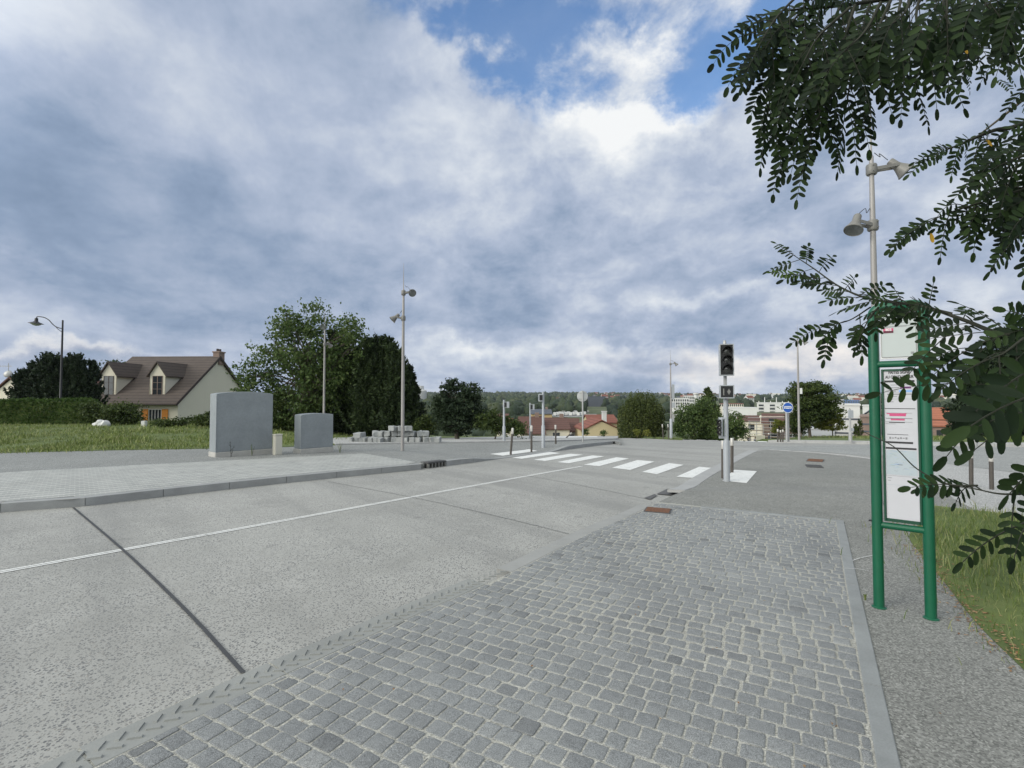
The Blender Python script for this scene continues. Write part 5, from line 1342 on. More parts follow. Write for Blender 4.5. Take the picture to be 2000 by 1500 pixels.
def fwin(u0, u1, v0, v1, shut=True):
    x0_, x1_ = (u0-348)/F*HD, (u1-348)/F*HD; z0_, z1_ = hz(v1, HD)-hz0, hz(v0, HD)-hz0
    mb = MB(); mb.box(x0_, x1_, -.03, .01, z0_, z1_); w1 = obj('window', mb, M_win, t)
    mb = MB(); n = 4
    for k in range(n+1): xx = x0_+(x1_-x0_-.05)*k/n; mb.box(xx, xx+.05, -.05, -.031, z0_, z1_)
    mb.box(x0_, x1_, -.048, -.031, z1_-.06, z1_); obj('window_frame', mb, M_wallw, w1)
    if shut:
        for s0 in (x0_-.62, x1_+.04):
            mb = MB(); mb.box(s0, s0+.58, -.09, -.03, z0_, z1_, .01)
            for q in (.2, .8): mb.box(s0+.03, s0+.55, -.11, -.092, z0_+(z1_-z0_)*q-.05, z0_+(z1_-z0_)*q+.05)
            obj('shutter', mb, M_shut, t)
fwin(290, 316, 799, 842)
mb = MB(); mb.box((238-348)/F*HD, (259-348)/F*HD, -.05, .01, 0, hz(797, HD)-hz0); obj('door', mb, M_dark, t)
mb = MB(); mb.box((259.5-348)/F*HD, (261-348)/F*HD, -.12, -.02, 0, hz(793, HD)-hz0); obj('downpipe', mb, M_dark, t)
# pale house at the left edge
P = gbase(64, 44); hh = hz(783, 44)-P.z
gable_house('house', 'pale house with a brown gable at the left edge behind the conifers', (P.x, P.y, P.z), R(90-8), 10, 4.6, hz(776, 44)-P.z, hz(738, 44)-P.z, M_wallc, M_tileb, False, win=[])
P = pd(15, 770, 46)
t = thing('tv_aerial', 'television aerial with a satellite dish above the pale house', 'aerial', (P.x, P.y, P.z))
mb = MB(); mb.tube([(0, 0, 0), (0, 0, 2.9)], .025, 6); obj('mast', mb, M_galv, t)
mb = MB(); mb.tube([(-.8, 0, 2.6), (.35, 0, 2.6)], .015, 5)
for k in range(7): mb.tube([(-.75+k*.16, 0, 2.5), (-.75+k*.16, 0, 2.7)], .01, 4)
obj('antenna', mb, M_galv, t)
mb = MB(); mb.lathe([(0, .06), (.2, .03), (.33, -.03), (.34, -.05), (.2, 0.0), (0, .03)], (0, -.08, 1.9), (.2, -1, .3), 20); obj('dish', mb, M_galv, t, smooth=60)
# white stones and the white post on the lawn
for i, (u, v, w_, h_) in enumerate(((194, 833, .55, .32), (202, 832, .6, .38), (208, 831, .35, .42), (198, 829, .40, .4))):
    p = gbase(u, 33); r2 = random.Random(i)
    bm = bmesh.new(); bmesh.ops.create_icosphere(bm, subdivisions=2, radius=1)
    for v_ in bm.verts: v_.co *= 1+.25*mnoise.noise(v_.co*1.3+Vector((i*3, 0, 0))); v_.co.x *= w_*.62; v_.co.y *= .3; v_.co.z *= h_*.6
    me = bpy.data.meshes.new('white_stone'); bm.to_mesh(me); bm.free(); me.materials.append(M_wallw); o = bpy.data.objects.new('white_stone', me); C.objects.link(o); o.location = (p.x, 33, hz(v-3, 33)); tag(o, ['white stone at the left end of the little heap by the dark bush', 'white stone low in the middle of the little heap by the dark bush', 'white stone at the right end of the little heap by the dark bush', 'white stone on top of the little heap by the dark bush'][i], 'stone', 'white stones in a heap')
P = gbase(283, 33); mb = MB(); mb.box(-.13, .13, -.13, .13, 0, hz(822, 33)-P.z, .02); o = obj('white_post', mb, M_wallw); o.location = P; tag(o, 'stubby white post on the lawn below the orange shutters', 'post')
A = gbase(132, 34); B = gbase(190, 34); mb = MB(); mb.box(A.x, B.x, 33.9, 34.1, A.z, hz(831, 34), .01); tag(obj('low_white_wall', mb, M_wallw), 'low white kerb wall left of the heap of white stones', 'wall')
# stone blocks piled on the verge
bw = mottled((.29, .30, .295), .4, 2, 30, .6, .9, 0, 'split_granite')
rows = [(686, 755, 848, .34, 8), (727, 862, 846, .42, 11), (728, 838, 836.5, .40, 9), (762, 806, 829, .36, 3), (694, 712, 841, .3, 1)]
for ri, (u0, u1, v, h_, n) in enumerate(rows):
    for i in range(n):
        Dd = 24.0-(.25 if ri % 2 else 0); r2 = random.Random(ri*31+i)
        xa = (u0+(u1-u0)*i/n-1000)/F*Dd; xb = (u0+(u1-u0)*(i+1)/n-1000)/F*Dd
        if ri == 0 and u0+(u1-u0)*(i+.5)/n > 727: Dd = 23.4
        zb = {0: .03, 1: .03, 2: .31, 3: .56, 4: .24}[ri]; w_ = (xb-xa)*r2.uniform(.82, .98)
        bm = bmesh.new(); bmesh.ops.create_cube(bm, size=1); bmesh.ops.bevel(bm, geom=bm.edges[:], offset=.06, segments=1, affect='EDGES'); bmesh.ops.subdivide_edges(bm, edges=bm.edges[:], cuts=1)
        for v_ in bm.verts:
            v_.co.x *= w_; v_.co.y *= .45; v_.co.z *= .27*r2.uniform(.78, 1.0)
            v_.co += Vector((mnoise.noise(v_.co*5+Vector((i, ri, 0))), mnoise.noise(v_.co*5+Vector((0, i, ri))), mnoise.noise(v_.co*5+Vector((ri, 0, i)))))*.035
        me = bpy.data.meshes.new('stone_block'); bm.to_mesh(me); bm.free(); me.materials.append(bw); o = bpy.data.objects.new('stone_block', me); C.objects.link(o)
        o.location = ((xa+xb)/2, Dd, land((xa+xb)/2, Dd)+zb+.14); o.rotation_euler = (r2.uniform(-.09, .09), r2.uniform(-.12, .12), r2.uniform(-.45, .45))
        ORD = ['leftmost', 'second', 'third', 'fourth', 'fifth', 'sixth', 'seventh', 'eighth', 'ninth', 'tenth', 'eleventh']
        tag(o, 'rough stone block, '+('lone one on the low left end of the pile' if n == 1 else (ORD[i] if i == 0 else ORD[i]+' from left')+' in the '+['front row along the ground', 'back row along the ground', 'middle course', 'top course', ''][ri]), 'stone block', 'piled stone blocks')
for k, (u, v, Ln, rz_, tl, lab) in enumerate(((898, 846.5, 1.1, .1, 0, 'pale slab lying on the verge under the rounded pine'), (883, 845, .7, .2, .3, 'small pale slab tilted against another one on the verge'), (932, 848, .5, 0, 0, 'flat pale stone on the verge right of the pine'), (985, 851.5, .9, .0, 0, 'flat pale slab on the verge behind the leftmost signal'))):
    p = gp(u, v+2, land); mb = MB(); mb.box(-Ln/2, Ln/2, -.15, .15, 0, .13, .02); o = obj('stone_slab', mb, M_wallc if k < 2 else M_wallw); o.location = p+Vector((0, 0, .03)); o.rotation_euler = (0, tl, rz_); tag(o, lab, 'slab')

# ---- town beyond the crest
def vz(v, D): return hz(v, D)
def facing(u0, u1, D):
    k0, k1 = (u0-1000)/F, (u1-1000)/F; a = math.atan((k0+k1)/2)
    if abs(k0+k1)/2 < .25: a = 0
    x0 = k0*D; c, s_ = math.cos(a), math.sin(a)
    return x0, (k1*D-x0)/(c+k1*s_), -a
def town_house(label, u0, u1, v_ridge, v_eave, D, depth, mw, mr, rz=0, chim=True, gable_front=False, win=True, name='house'):
    """front seen between two columns of the picture at distance D"""
    x0_, Lf_, rf_ = facing(u0, u1, D); x1_ = x0_+Lf_; rz = rz+rf_; zg = land((x0_+x1_)/2, D); he_, hr_ = vz(v_eave, D)-zg, vz(v_ridge, D+(0 if gable_front else depth/2))-zg
    wl = []
    if gable_front:
        return gable_house(name, label, (x0_+Lf_*math.cos(rf_), D+Lf_*math.sin(rf_), zg), R(90)+rz, depth, x1_-x0_, he_, hr_, mw, mr, chim, win=[])
    if win:
        n = max(1, int((x1_-x0_)/3)); wl = [('f', (x1_-x0_)*(i+.35)/n, max(.5, he_-1.7), min(1., (x1_-x0_)/n*.35), 1.2) for i in range(n)]
    return gable_house(name, label, (x0_, D, zg), rz, x1_-x0_, depth, he_, hr_, mw, mr, chim, win=wl)
town_house('yellow gabled house with red roof left of the willow', 1140, 1210, 821.5, 839, 66, 9, M_wally, M_tiler, 0, False, True)
town_house('red roof with a white chimney behind the yellow gable', 1151, 1206, 811, 826, 80, 8, M_wally, M_tiler, 0, False)
P = pd(1180, 812, 79); mb = MB(); mb.box(-.35, .35, -.3, .3, -1.2, .75, .02); mb.box(-.42, .42, -.37, .37, .75, .85, .02); o = obj('white_chimney', mb, M_wallw); o.location = P+Vector((0, .0, -.1)); tag(o, 'white chimney stack between the two red roofs', 'chimney')
town_house('house with a big dull red roof behind the tallest signal', 1062, 1112, 817, 838, 72, 8, M_wallc, M_tileb, 0, True)
town_house('dull red roof with a steep left end behind the thin signal', 1018, 1064, 815, 846, 70, 7, M_wallc, M_tileb, R(4), True)
town_house('low brown-roofed house partly behind the round sign post', 1098, 1130, 818, 842, 76, 7, M_wallw, M_tileb, R(-6), False)
town_house('small red roof left of the leftmost pedestrian signal', 970, 992, 809, 822, 95, 8, M_wallc, M_tileb, 0, False)
town_house('red-roofed house in the trees near the green bush', 975, 1001, 818, 826, 85, 8, M_wallc, M_tiler, 0, False)
town_house('ochre building with slate roof above the red roofs', 1038, 1078, 800, 808.5, 125, 9, M_wallo, M_slate, 0, True)
town_house('brown roof right of the large signal behind the green bush', 1440, 1500, 812, 822, 92, 9, M_wallc, M_tileb, 0, False)
town_house('orange-roofed house right of the green stop post', 1812, 1862, 797, 818, 85, 10, M_brick, M_tileo, R(8), False)
town_house('lower orange roof in front of the orange-roofed house', 1815, 1850, 822, 832, 66, 6, M_brick, M_tileo, R(8), False)
town_house('cream gabled house squeezed left of the green stop post', 1683, 1712, 803, 813, 85, 8, M_wallc, M_slate, 0, False, True)
# apartment block with loggias
D = 400; x0_, Lb, rb = facing(1478, 1567, D); x1_ = x0_+Lb; zg = land(x0_, D); H = vz(787, D)-zg
t = thing('apartment_block', 'long white apartment block with dark loggias behind the blue sign', 'apartment block', (x0_, D, zg), rb)
mb = MB(); mb.box(0, x1_-x0_, 0, 12, 0, H, .05); obj('wall', mb, M_wallw, t)
mb = MB(); mb.box(-.3, x1_-x0_+.3, -.3, 12.3, H, H+.5, .05); obj('parapet', mb, M_wallw, t)
for fx in (.10, .35, .72, .93):
    for k in range(5):
        mb = MB(); xx = (x1_-x0_)*fx-1.9; mb.box(xx, xx+3.6, -.06, .02, H-2.9-k*2.75, H-1.2-k*2.75); obj('loggia', mb, M_win, t)
        mb = MB(); mb.box(xx-.05, xx+3.65, -.5, -.07, H-3.3-k*2.75, H-2.6-k*2.75, .02); obj('balcony', mb, M_wallw, t)
for k in range(9): 
    mb = MB(); mb.box(1+k*4.2, 1.5+k*4.2, 5, 5.6, H+.5, H+1.6+(3.0 if k in (1, 3) else 0)); obj('roof_vent', mb, M_wallw, t)
def slab_block(label, u0, u1, vt, D, depth, m_, bands=(), name='building', rz=0, wm=M_win, cols=0, roofm=None, base_v=None):
    x0_, L, rf_ = facing(u0, u1, D); rz += rf_; zg = land(x0_+L/2, D)-.5; H = vz(vt, D)-zg
    t = thing(name, label, 'building', (x0_, D, zg), rz)
    mb = MB(); mb.box(0, L, 0, depth, 0, H, .04); obj('wall', mb, m_, t)
    mb = MB(); mb.box(-.12, L+.12, -.12, depth+.12, H, H+.25, .03); obj('roof', mb, roofm or m_, t)
    for v in bands:
        z = vz(v, D)-zg; h_ = .10*D/60
        if cols:
            for k in range(cols):
                mb = MB(); w_ = L/cols; mb.box(w_*(k+.2), w_*(k+.8), -.05, .02, z-h_*1.3, z+h_*1.3); obj('window', mb, wm, t)
        else:
            mb = MB(); mb.box(.0, L, -.06, .0, z-h_, z+h_); obj('cladding_joint', mb, M_steelb, t)
    return t
slab_block('large white clad building with dark horizontal joints right of the trees', 1629, 1679, 792, 78, 14, M_wallw, (818, 845))
slab_block('lower white wing below the yellow-green tree', 1566, 1629, 838, 80, 10, mottled((.50, .52, .54), .08, .4, 20, .05, .8, 0, 'pale_grey_cladding'), (856,))
slab_block('blue clad commercial building beyond the white one', 1648, 1678, 782, 330, 40, M_bblue, (784.5, 788, 792), cols=9, wm=M_slate)
slab_block('whitish mixed buildings left of the blue clad one', 1622, 1648, 781, 340, 30, M_wallw, (783.5, 787), cols=7)
slab_block('white modern building left of the tall chimney', 1311, 1345, 778, 300, 16, M_wallw, (782, 788, 794), cols=8)
slab_block('white modern building around the tall chimney', 1335, 1372, 773.5, 330, 16, M_wallw, (777, 783, 790), cols=9)
slab_block('long low white hall right of the large signal', 1410, 1478, 796.5, 270, 20, M_wallw, ())
slab_block('white hall with a red roof beyond the low hall', 1405, 1452, 789, 330, 26, M_wallc, (791.5,), cols=12, roofm=M_tiler)
slab_block('dark clad hall under the round sign', 1150, 1183, 774.5, 520, 40, M_steelb, ())
slab_block('white strip building behind the scaffold', 1684, 1712, 793, 120, 12, M_wallw, ())
slab_block('brownish stone retaining block between white building and green post', 1680, 1714, 815, 70, 8, M_brick, (828, 842))
slab_block('long pale low building beyond the parked vans', 1098, 1150, 803, 385, 12, M_wallw, (806,), cols=14)
P = pd(1359.5, 800, 300); mb = MB(); mb.lathe([(1.3, -14), (1.2, 0), (1.1, 9), (1.7, 9.2), (1.7, 10), (0, 10)], n=12); o = obj('boiler_chimney', mb, M_wallw); o.location = P; tag(o, 'tall white chimney beside the modern white buildings', 'chimney')
P = pd(819, 800, 420); mb = MB(); mb.lathe([(4.0, -16), (3.2, -2), (3.0, 2), (6.0, 8), (6.2, 16), (4.0, 17), (3.5, 20), (0, 20.3)], n=20); o = obj('water_tower', mb, M_wallw, smooth=40); o.location = P; tag(o, 'white water tower seen between the spruce and the pine', 'water tower')
# parked vans on the lower ground
def van(label):
    t = thing('parked_van', label, 'van', (0, 0, 0), 0, 'white vehicles parked in the valley')
    mb = MB(); mb.prism([(-2.6, .35), (-2.6, 2.3), (1.3, 2.35), (1.9, 1.35), (2.6, 1.1), (2.65, .35)], -.95, .95); obj('body', mb, M_wallw, t)
    mb = MB(); mb.prism([(1.34, 2.2), (1.86, 1.4), (1.2, 1.4), (.7, 2.2)], -.97, .97); obj('window', mb, M_win, t)
    for x in (-1.7, 1.7):
        for y in (-.96, .76): 
            mb = MB(); mb.lathe([(0, 0), (.34, 0), (.34, .2), (0, .2)], (x, y, .34), (0, 1, 0), 14); obj('wheel', mb, M_black, t)
    return t
v0 = van('leftmost white van in the row parked beyond the red roofs'); n_ = 0
for k in range(12):
    D = 338+(k % 3)*6; u = 1084+k*5.2; x = (u-1000)/F*D
    loc = (x, D, land(x, D)+.12)
    if k == 0: v0.location = loc; v0.rotation_euler = (0, 0, 1.4)
    else: dup(v0, loc, 1.4+rnd.uniform(-.2, .2), 'white van parked beyond the red roofs, '+['', 'second', 'third', 'fourth', 'fifth', 'sixth', 'seventh', 'eighth', 'ninth', 'tenth', 'eleventh', 'rightmost'][k]+' from left in its row' if k < 11 else 'rightmost white van in the row parked beyond the red roofs')
sheet('car_park', [(22, 325), (56, 325), (62, 365), (22, 365)], land, .06, M_side, 6.0)
# scaffolded house
D = 70; x0_, Lb, rb = facing(1463, 1560, D); x1_ = x0_+Lb; zg = land(x0_, D)
gable_house('unfinished_house', 'brick house under construction wrapped in scaffolding', (x0_+1.6*math.cos(rb)+1.5*math.sin(-rb), D+1.5*math.cos(rb)+1.6*math.sin(rb), zg), rb, x1_-x0_-1.2, 8, vz(826, D)-zg, vz(809, D+4)-zg, M_brick, M_tileb, False, win=[('f', .8, 2.9, 1.0, 1.2), ('f', 3.2, 2.9, 1.0, 1.2), ('f', .8, .4, 1.0, 1.6), ('f', 3.2, .4, 1.4, 1.6)])
slab_block('grey rendered annex beside the scaffolded house', 1484, 1530, 816, 73, 5, M_wallc, ())
t = thing('scaffold', 'steel scaffold with plank decks along the brick house', 'scaffold', (x0_-.6*math.sin(-rb), D-.6, zg), rb); Ls = x1_-x0_; Hs = vz(823, D)-zg
for i in range(8):
    for yy in (0, 1.0):
        mb = MB(); mb.tube([(Ls*i/7, yy, 0), (Ls*i/7, yy, Hs*(1-.05*(i % 3)))], .035, 5); obj('standard', mb, M_galv, t)
for k in range(4):
    z = .3+Hs*.92*(k+.5)/4
    mb = MB(); mb.box(-.2, Ls+.2, .1, .9, z, z+.06); obj('deck', mb, mottled((.33, .26, .17), .2, 5, 40, .3, .9, 0, 'scaffold_plank') if k == 0 else bpy.data.materials['scaffold_plank'], t)
    for dz in (.5, 1.0):
        mb = MB(); mb.tube([(-.2, -.03, z+dz), (Ls+.2, -.03, z+dz)], .03, 5); obj('guard_rail', mb, M_galv, t)
P = gbase(1484, 56); mb = MB(); mb.box(-.5, .5, -.03, .03, .1, hz(850, 56)-P.z, .01); o = obj('hoarding_panel', mb, M_wallc); o.location = P; tag(o, 'pale hoarding panel standing right of the two pedestrians', 'panel')

# people just beyond the crest
def person(label, u, v_head, D, shirt, legs, rz=0, walk=.2, hair=(.02, .015, .01)):
    x = (u-1000)/F*D; zt_ = hz(v_head, D); zf = land(x, D); Ht = 1.7; z = zt_-Ht
    t = thing('person', label, 'person', (x, D, z), rz)
    bm = bmesh.new(); L = bm.verts.layers.skin.verify()
    P = {'pel': ((0, 0, .92), .13), 'spi': ((0, 0, 1.12), .125), 'che': ((0, 0, 1.33), .15), 'nec': ((0, 0, 1.47), .055), 'hed': ((0, -.01, 1.56), .085), 'top': ((0, -.01, 1.65), .075)}
    E = [('pel', 'spi'), ('spi', 'che'), ('che', 'nec'), ('nec', 'hed'), ('hed', 'top')]
    for s, n in ((-1, 'l'), (1, 'r')):
        k = walk*s
        P['hip'+n] = ((s*.09, 0, .86), .10); P['kne'+n] = ((s*.10, -k*.5-.02, .48), .065); P['ank'+n] = ((s*.10, -k*.6+.03, .08), .042); P['toe'+n] = ((s*.11, -k*.6-.14, .035), .035)
        P['sho'+n] = ((s*.18, 0, 1.40), .065); P['elb'+n] = ((s*.23, k*.25, 1.12), .045); P['wri'+n] = ((s*.24, k*.35-.06, .88), .032); P['han'+n] = ((s*.24, k*.38-.08, .79), .035)
        E += [('pel', 'hip'+n), ('hip'+n, 'kne'+n), ('kne'+n, 'ank'+n), ('ank'+n, 'toe'+n), ('che', 'sho'+n), ('sho'+n, 'elb'+n), ('elb'+n, 'wri'+n), ('wri'+n, 'han'+n)]
    vv = {}
    for n, (co, r) in P.items(): vv[n] = bm.verts.new(co); vv[n][L].radius = (r, r)
    vv['pel'][L].use_root = True
    for a_, b_ in E: bm.edges.new((vv[a_], vv[b_]))
    me = bpy.data.meshes.new('body'); bm.to_mesh(me); bm.free()
    def cb(n, b, P_, O):
        s_ = n.new('ShaderNodeSeparateXYZ'); n.put(s_.inputs[0], O)
        c = n.mix(n.m('GREATER_THAN', s_.outputs[2], .93), (*legs, 1), (*shirt, 1)); c = n.mix(n.m('GREATER_THAN', s_.outputs[2], 1.46), c, (.45, .28, .2, 1))
        return n.mix(n.m('LESS_THAN', s_.outputs[2], .07), c, (.03, .03, .03, 1))
    me.materials.append(mat('clothing', rough=.8, build=cb)); o = bpy.data.objects.new('body', me); C.objects.link(o); o.parent = t
    sk = o.modifiers.new('s', 'SKIN'); sk.use_smooth_shade = True; o.modifiers.new('u', 'SUBSURF').levels = 1
    mb = MB(); mb.lathe([(.088, 0), (.10, .05), (.085, .12), (.045, .155), (0, .16)], (0, .012, 1.56), (0, .15, 1), 14); obj('hair', mb, mat('hair', hair, .6), t, smooth=60)
def stand(u, v):      # how far someone 1.7 m tall stands whose head shows at this height
    D = 41.0
    while D < 80 and hz(v, D)-1.7 < land((u-1000)/F*D, D): D += .1
    return D
person('pedestrian in black seen from the waist up beyond the crest, left of two', 1461.5, 851.5, stand(1461.5, 851.5), (.012, .012, .014), (.02, .02, .03), 2.6)
person('pedestrian in grey top beyond the crest, right of two', 1473.5, 853.5, stand(1473.5, 853.5), (.16, .17, .18), (.03, .03, .05), 3.4)
person('worker in pale helmet and dark overalls before the scaffold', 1500.5, 846, stand(1500.5, 846), (.05, .06, .08), (.03, .035, .05), 1., .3, (.7, .7, .66))
person('worker in dark clothes bent beside the scaffold, left of the helmeted one', 1493, 850.5, stand(1493, 850.5), (.04, .045, .05), (.04, .04, .05), 4, .1)

# ---- hills: wood as one mass, houses one by one
def woodland():
    rs = np.random.RandomState(77); bm = bmesh.new(); bmesh.ops.create_icosphere(bm, subdivisions=1, radius=1)
    V0 = np.array([v.co[:] for v in bm.verts]); F0 = np.array([[v.index for v in f.verts] for f in bm.faces]); bm.free()
    bm = bmesh.new(); bmesh.ops.create_icosphere(bm, subdivisions=2, radius=1)
    V1 = np.array([v.co[:] for v in bm.verts]); F1 = np.array([[v.index for v in f.verts] for f in bm.faces]); bm.free()
    Vs = []; Fs = []; n = 0
    for i in range(11500):
        y = 100+(1700-100)*rs.uniform()**.85; tx = rs.uniform(-.72, 1.12); x = tx*y
        dens = mnoise.noise(Vector((x*.006, y*.004, 1.7)))
        u = 1000+tx*F
        wood = ss(1250, 700, u)*.7                      # the left hillside is wooded, the right one built up
        if y < 900 and dens < .05-wood*.8 and rs.uniform() < .75: continue
        if y > 900 and dens < -.15-wood and rs.uniform() < .5: continue
        if 318 < y < 370 and 1060 < u < 1165: continue
        if y < 330 and 1070 < u < 1150 and land(x, y)+11 > hz(812, y): continue
        if 1395 < u < 1480 and 90 < y < 340 and land(x, y)+11 > hz(800, y): continue
        if 1462 < u < 1580 and y < 410 and land(x, y)+11 > hz(812, y): continue
        if 1620 < u < 1700 and y < 345 and land(x, y)+11 > hz(792, y): continue
        if 1305 < u < 1380 and y < 340 and land(x, y)+11 > hz(795, y): continue
        if 1140 < u < 1190 and y < 520 and land(x, y)+11 > hz(790, y): continue
        r = rs.uniform(2.2, 5.2)*(1 if y > 300 else .6); big = y < 550
        Vb, Fb = (V1, F1) if big else (V0, F0)
        sc_ = np.array([r, r, r*rs.uniform(.8, 1.3)]); V = Vb*(1+rs.uniform(-.42, .36, (len(Vb), 1)))*sc_+np.array([x, y, land(x, y)+r*.75])
        Vs.append(V); Fs.append(Fb+n); n += len(V)
    o = npmesh('woodland', np.concatenate(Vs), np.concatenate(Fs), M_wood, k=3); o['kind'] = 'stuff'
woodland()
def far_house(mw, mr, label, group, L=11, Wd_=8, h=3.6, r_=3.0, name='hillside_house'):
    t = thing(name, label, 'house', (0, 0, 0), 0, group)
    mb = MB(); mb.add([(-L/2,-Wd_/2,-3),(L/2,-Wd_/2,-3),(L/2,Wd_/2,-3),(-L/2,Wd_/2,-3),(-L/2,-Wd_/2,h),(L/2,-Wd_/2,h),(L/2,Wd_/2,h),(-L/2,Wd_/2,h),(-L/2,0,h+r_),(L/2,0,h+r_)], [(0,1,5,4),(1,2,6,9,5),(2,3,7,6),(3,0,4,8,7)]); obj('wall', mb, mw, t)
    mb = MB(); o_ = .5
    mb.add([(-L/2-o_,-Wd_/2-o_,h-.3),(L/2+o_,-Wd_/2-o_,h-.3),(L/2+o_,0,h+r_+.2),(-L/2-o_,0,h+r_+.2),(L/2+o_,Wd_/2+o_,h-.3),(-L/2-o_,Wd_/2+o_,h-.3)], [(0,1,2,3),(3,2,4,5)]); obj('roof', mb, mr, t)
    for k in range(3): 
        mb = MB(); mb.box(-L/2+1.3+k*3.4, -L/2+2.6+k*3.4, -Wd_/2-.06, -Wd_/2+.01, .8, 2.4); obj('window', mb, M_win, t)
    return t
kinds = [far_house(M_wallw, M_tiler, 'small white house with a red roof on the far hillside', 'white red-roofed hillside houses'), far_house(M_wallc, M_tileb, 'small cream house with a dull brown roof on the far hillside', 'cream brown-roofed hillside houses'),
         far_house(M_wallw, M_slate, 'small white house with a grey roof on the far hillside', 'white grey-roofed hillside houses'), far_house(M_wallw, M_wallc, 'pale flat-looking house block on the far hillside', 'pale hillside blocks', 18, 10, 7, 1.0)]
used = [False]*4; rs = random.Random(12); cnt = 0
spots = []
while cnt < 165:
    y = rs.choice([rs.uniform(620, 950), rs.uniform(950, 1480), rs.uniform(950, 1480), rs.uniform(1100, 1480)]); 
    u = rs.choice([rs.uniform(1135, 1215), rs.uniform(1290, 1560), rs.uniform(1290, 1560), rs.uniform(1630, 1700), rs.uniform(1820, 1990), rs.uniform(1290, 1480)])
    x = (u-1000)/F*y
    if any(abs(x-a_)+abs(y-b_) < 16 for a_, b_ in spots): continue
    spots.append((x, y)); k = rs.choices([0, 1, 2, 3], [3, 3, 3, 1.2])[0]; loc = (x, y, land(x, y)+rs.uniform(1.5, 4.5)); rz = rs.uniform(-.7, .7)
    s1 = rs.uniform(.65, .9); 
    if not used[k]: kinds[k].location = loc; kinds[k].rotation_euler = (0, 0, rz); used[k] = True
    else: dup(kinds[k], loc, rz, None, None, (s1, s1, s1))
    cnt += 1
for (u, v, D, k, sc_, lab) in ((1085, 781, 620, 0, .75, 'cream villa with two storeys on the wooded hill above the tallest signal'), (1095, 779.5, 640, 2, .6, 'white gabled villa right of the two-storey one on the wooded hill'), (1086, 797, 420, 3, .38, 'pale long house below the villas on the wooded hill'), (975, 797, 330, 2, .5, 'white flat house in the trees behind the leftmost signal'), (1017, 791.5, 420, 3, .28, 'small white block in the trees between the signals')):
    x = (u-1000)/F*D; dup(kinds[k], (x, D, max(land(x, D)+1.2, hz(v, D)-3*sc_)), .3, lab, None, (sc_,)*3)

# ================================================================== THE LOCUST TREE OVERHEAD
class Leafer:
    def __init__(s): s.V = []; s.F = []; s.mi = []
    def leaflet(s, p, d, nrm, L, mi):
        d = d.normalized(); b = d.cross(nrm).normalized(); n = b.cross(d); W_ = L*s.r.uniform(.17, .23)
        st = [(0, 0, 0), (.14, .66, .02), (.40, 1.0, .05), (.72, .96, .05), (.93, .60, .02), (1.0, 0, 0)]; cup = s.r.uniform(.02, .12)*L; dro = s.r.uniform(0, .14)*L
        c = []; l_ = []; r_ = []
        for (t, w_, k) in st:
            q = p+d*(L*t)-n*(dro*t*t); c.append(q-n*(cup*w_*.6)); l_.append(q+b*(W_*w_)); r_.append(q-b*(W_*w_))
        i0 = len(s.V); s.V += [tuple(x) for x in c]+[tuple(x) for x in l_[1:-1]]+[tuple(x) for x in r_[1:-1]]
        C_ = lambda i: i0+i; Lf = lambda i: i0+5+i; Rt = lambda i: i0+9+i
        fs = [(C_(0), C_(1), Lf(1)), (C_(0), Rt(1), C_(1))]
        for i in (1, 2, 3): fs += [(C_(i), C_(i+1), Lf(i+1)), (C_(i), Lf(i+1), Lf(i)), (C_(i), Rt(i+1), C_(i+1)), (C_(i), Rt(i), Rt(i+1))]
        fs += [(C_(4), C_(5), Lf(4)), (C_(4), Rt(4), C_(5))]
        s.F += fs; s.mi += [mi]*len(fs)
    def leaf(s, p, d, L, n, ll, droop, mi, rach, facing=None):
        """one pinnate leaf: rachis from p along d, bending down"""
        r = s.r; d = d.normalized(); pts = []; q = p.copy(); seg = L/(n+1.2)
        nrm = facing or Vector((r.uniform(-.5, .5), -1, r.uniform(-.1, .6))); 
        nrm = (nrm-d*nrm.dot(d)); nrm = nrm.normalized() if nrm.length > .1 else d.orthogonal()
        pts.append(q.copy())
        for i in range(n+1):
            d = (d+Vector((0, 0, -droop/(n+1)))).normalized(); q = q+d*seg*(1.15 if i == 0 else 1); pts.append(q.copy())
            nn = (nrm-d*nrm.dot(d)).normalized(); b = d.cross(nn); mid = 1-abs(i/(n)-.45)*.55
            if i == 0: continue
            if i < n+1 and i <= n-1 or True:
                if i == n: s.leaflet(q, d+Vector((r.uniform(-.1, .1), r.uniform(-.1, .1), -.05)), nn, ll*.95, mi)
                else:
                    for sg in (-1, 1):
                        ld = b*sg+d*r.uniform(.35, .65)+nn*r.uniform(-.35, .15)+Vector((0, 0, -r.uniform(.1, .45)))
                        s.leaflet(q, ld, (nn+b*sg*r.uniform(-.1, .4)).normalized(), ll*mid*r.uniform(.88, 1.1), mi)
        rach.tube(pts, [.0016*(1-.6*i/len(pts)) for i in range(len(pts))], 4, False)
    def build(s, name, mats, parent): return npmesh(name, s.V, s.F, mats, parent, 3, s.mi)
LB = Vector((4.6, 2.0, 0)); LB.z = land(LB.x, LB.y)+.3
t = thing('locust_tree', 'dark leafy locust tree whose branches hang in from the upper right', 'tree', LB)
lf = Leafer(); lf.r = random.Random(21); rach = MB(); twigs = MB(); limbs = MB()
def W3(u, v, D): return pd(u, v, D)-LB
trunk_pts = [Vector((0, 0, -.3)), Vector((.05, 0, 1.2)), Vector((-.1, .05, 2.2)), Vector((-.25, .1, 3.3)), Vector((-.3, .1, 4.6))]
mb = MB(); mb.tube(smooth3(trunk_pts, 5), [.15-.004*i for i in range(21)], 12); obj('trunk', mb, M_bark, t, smooth=60)
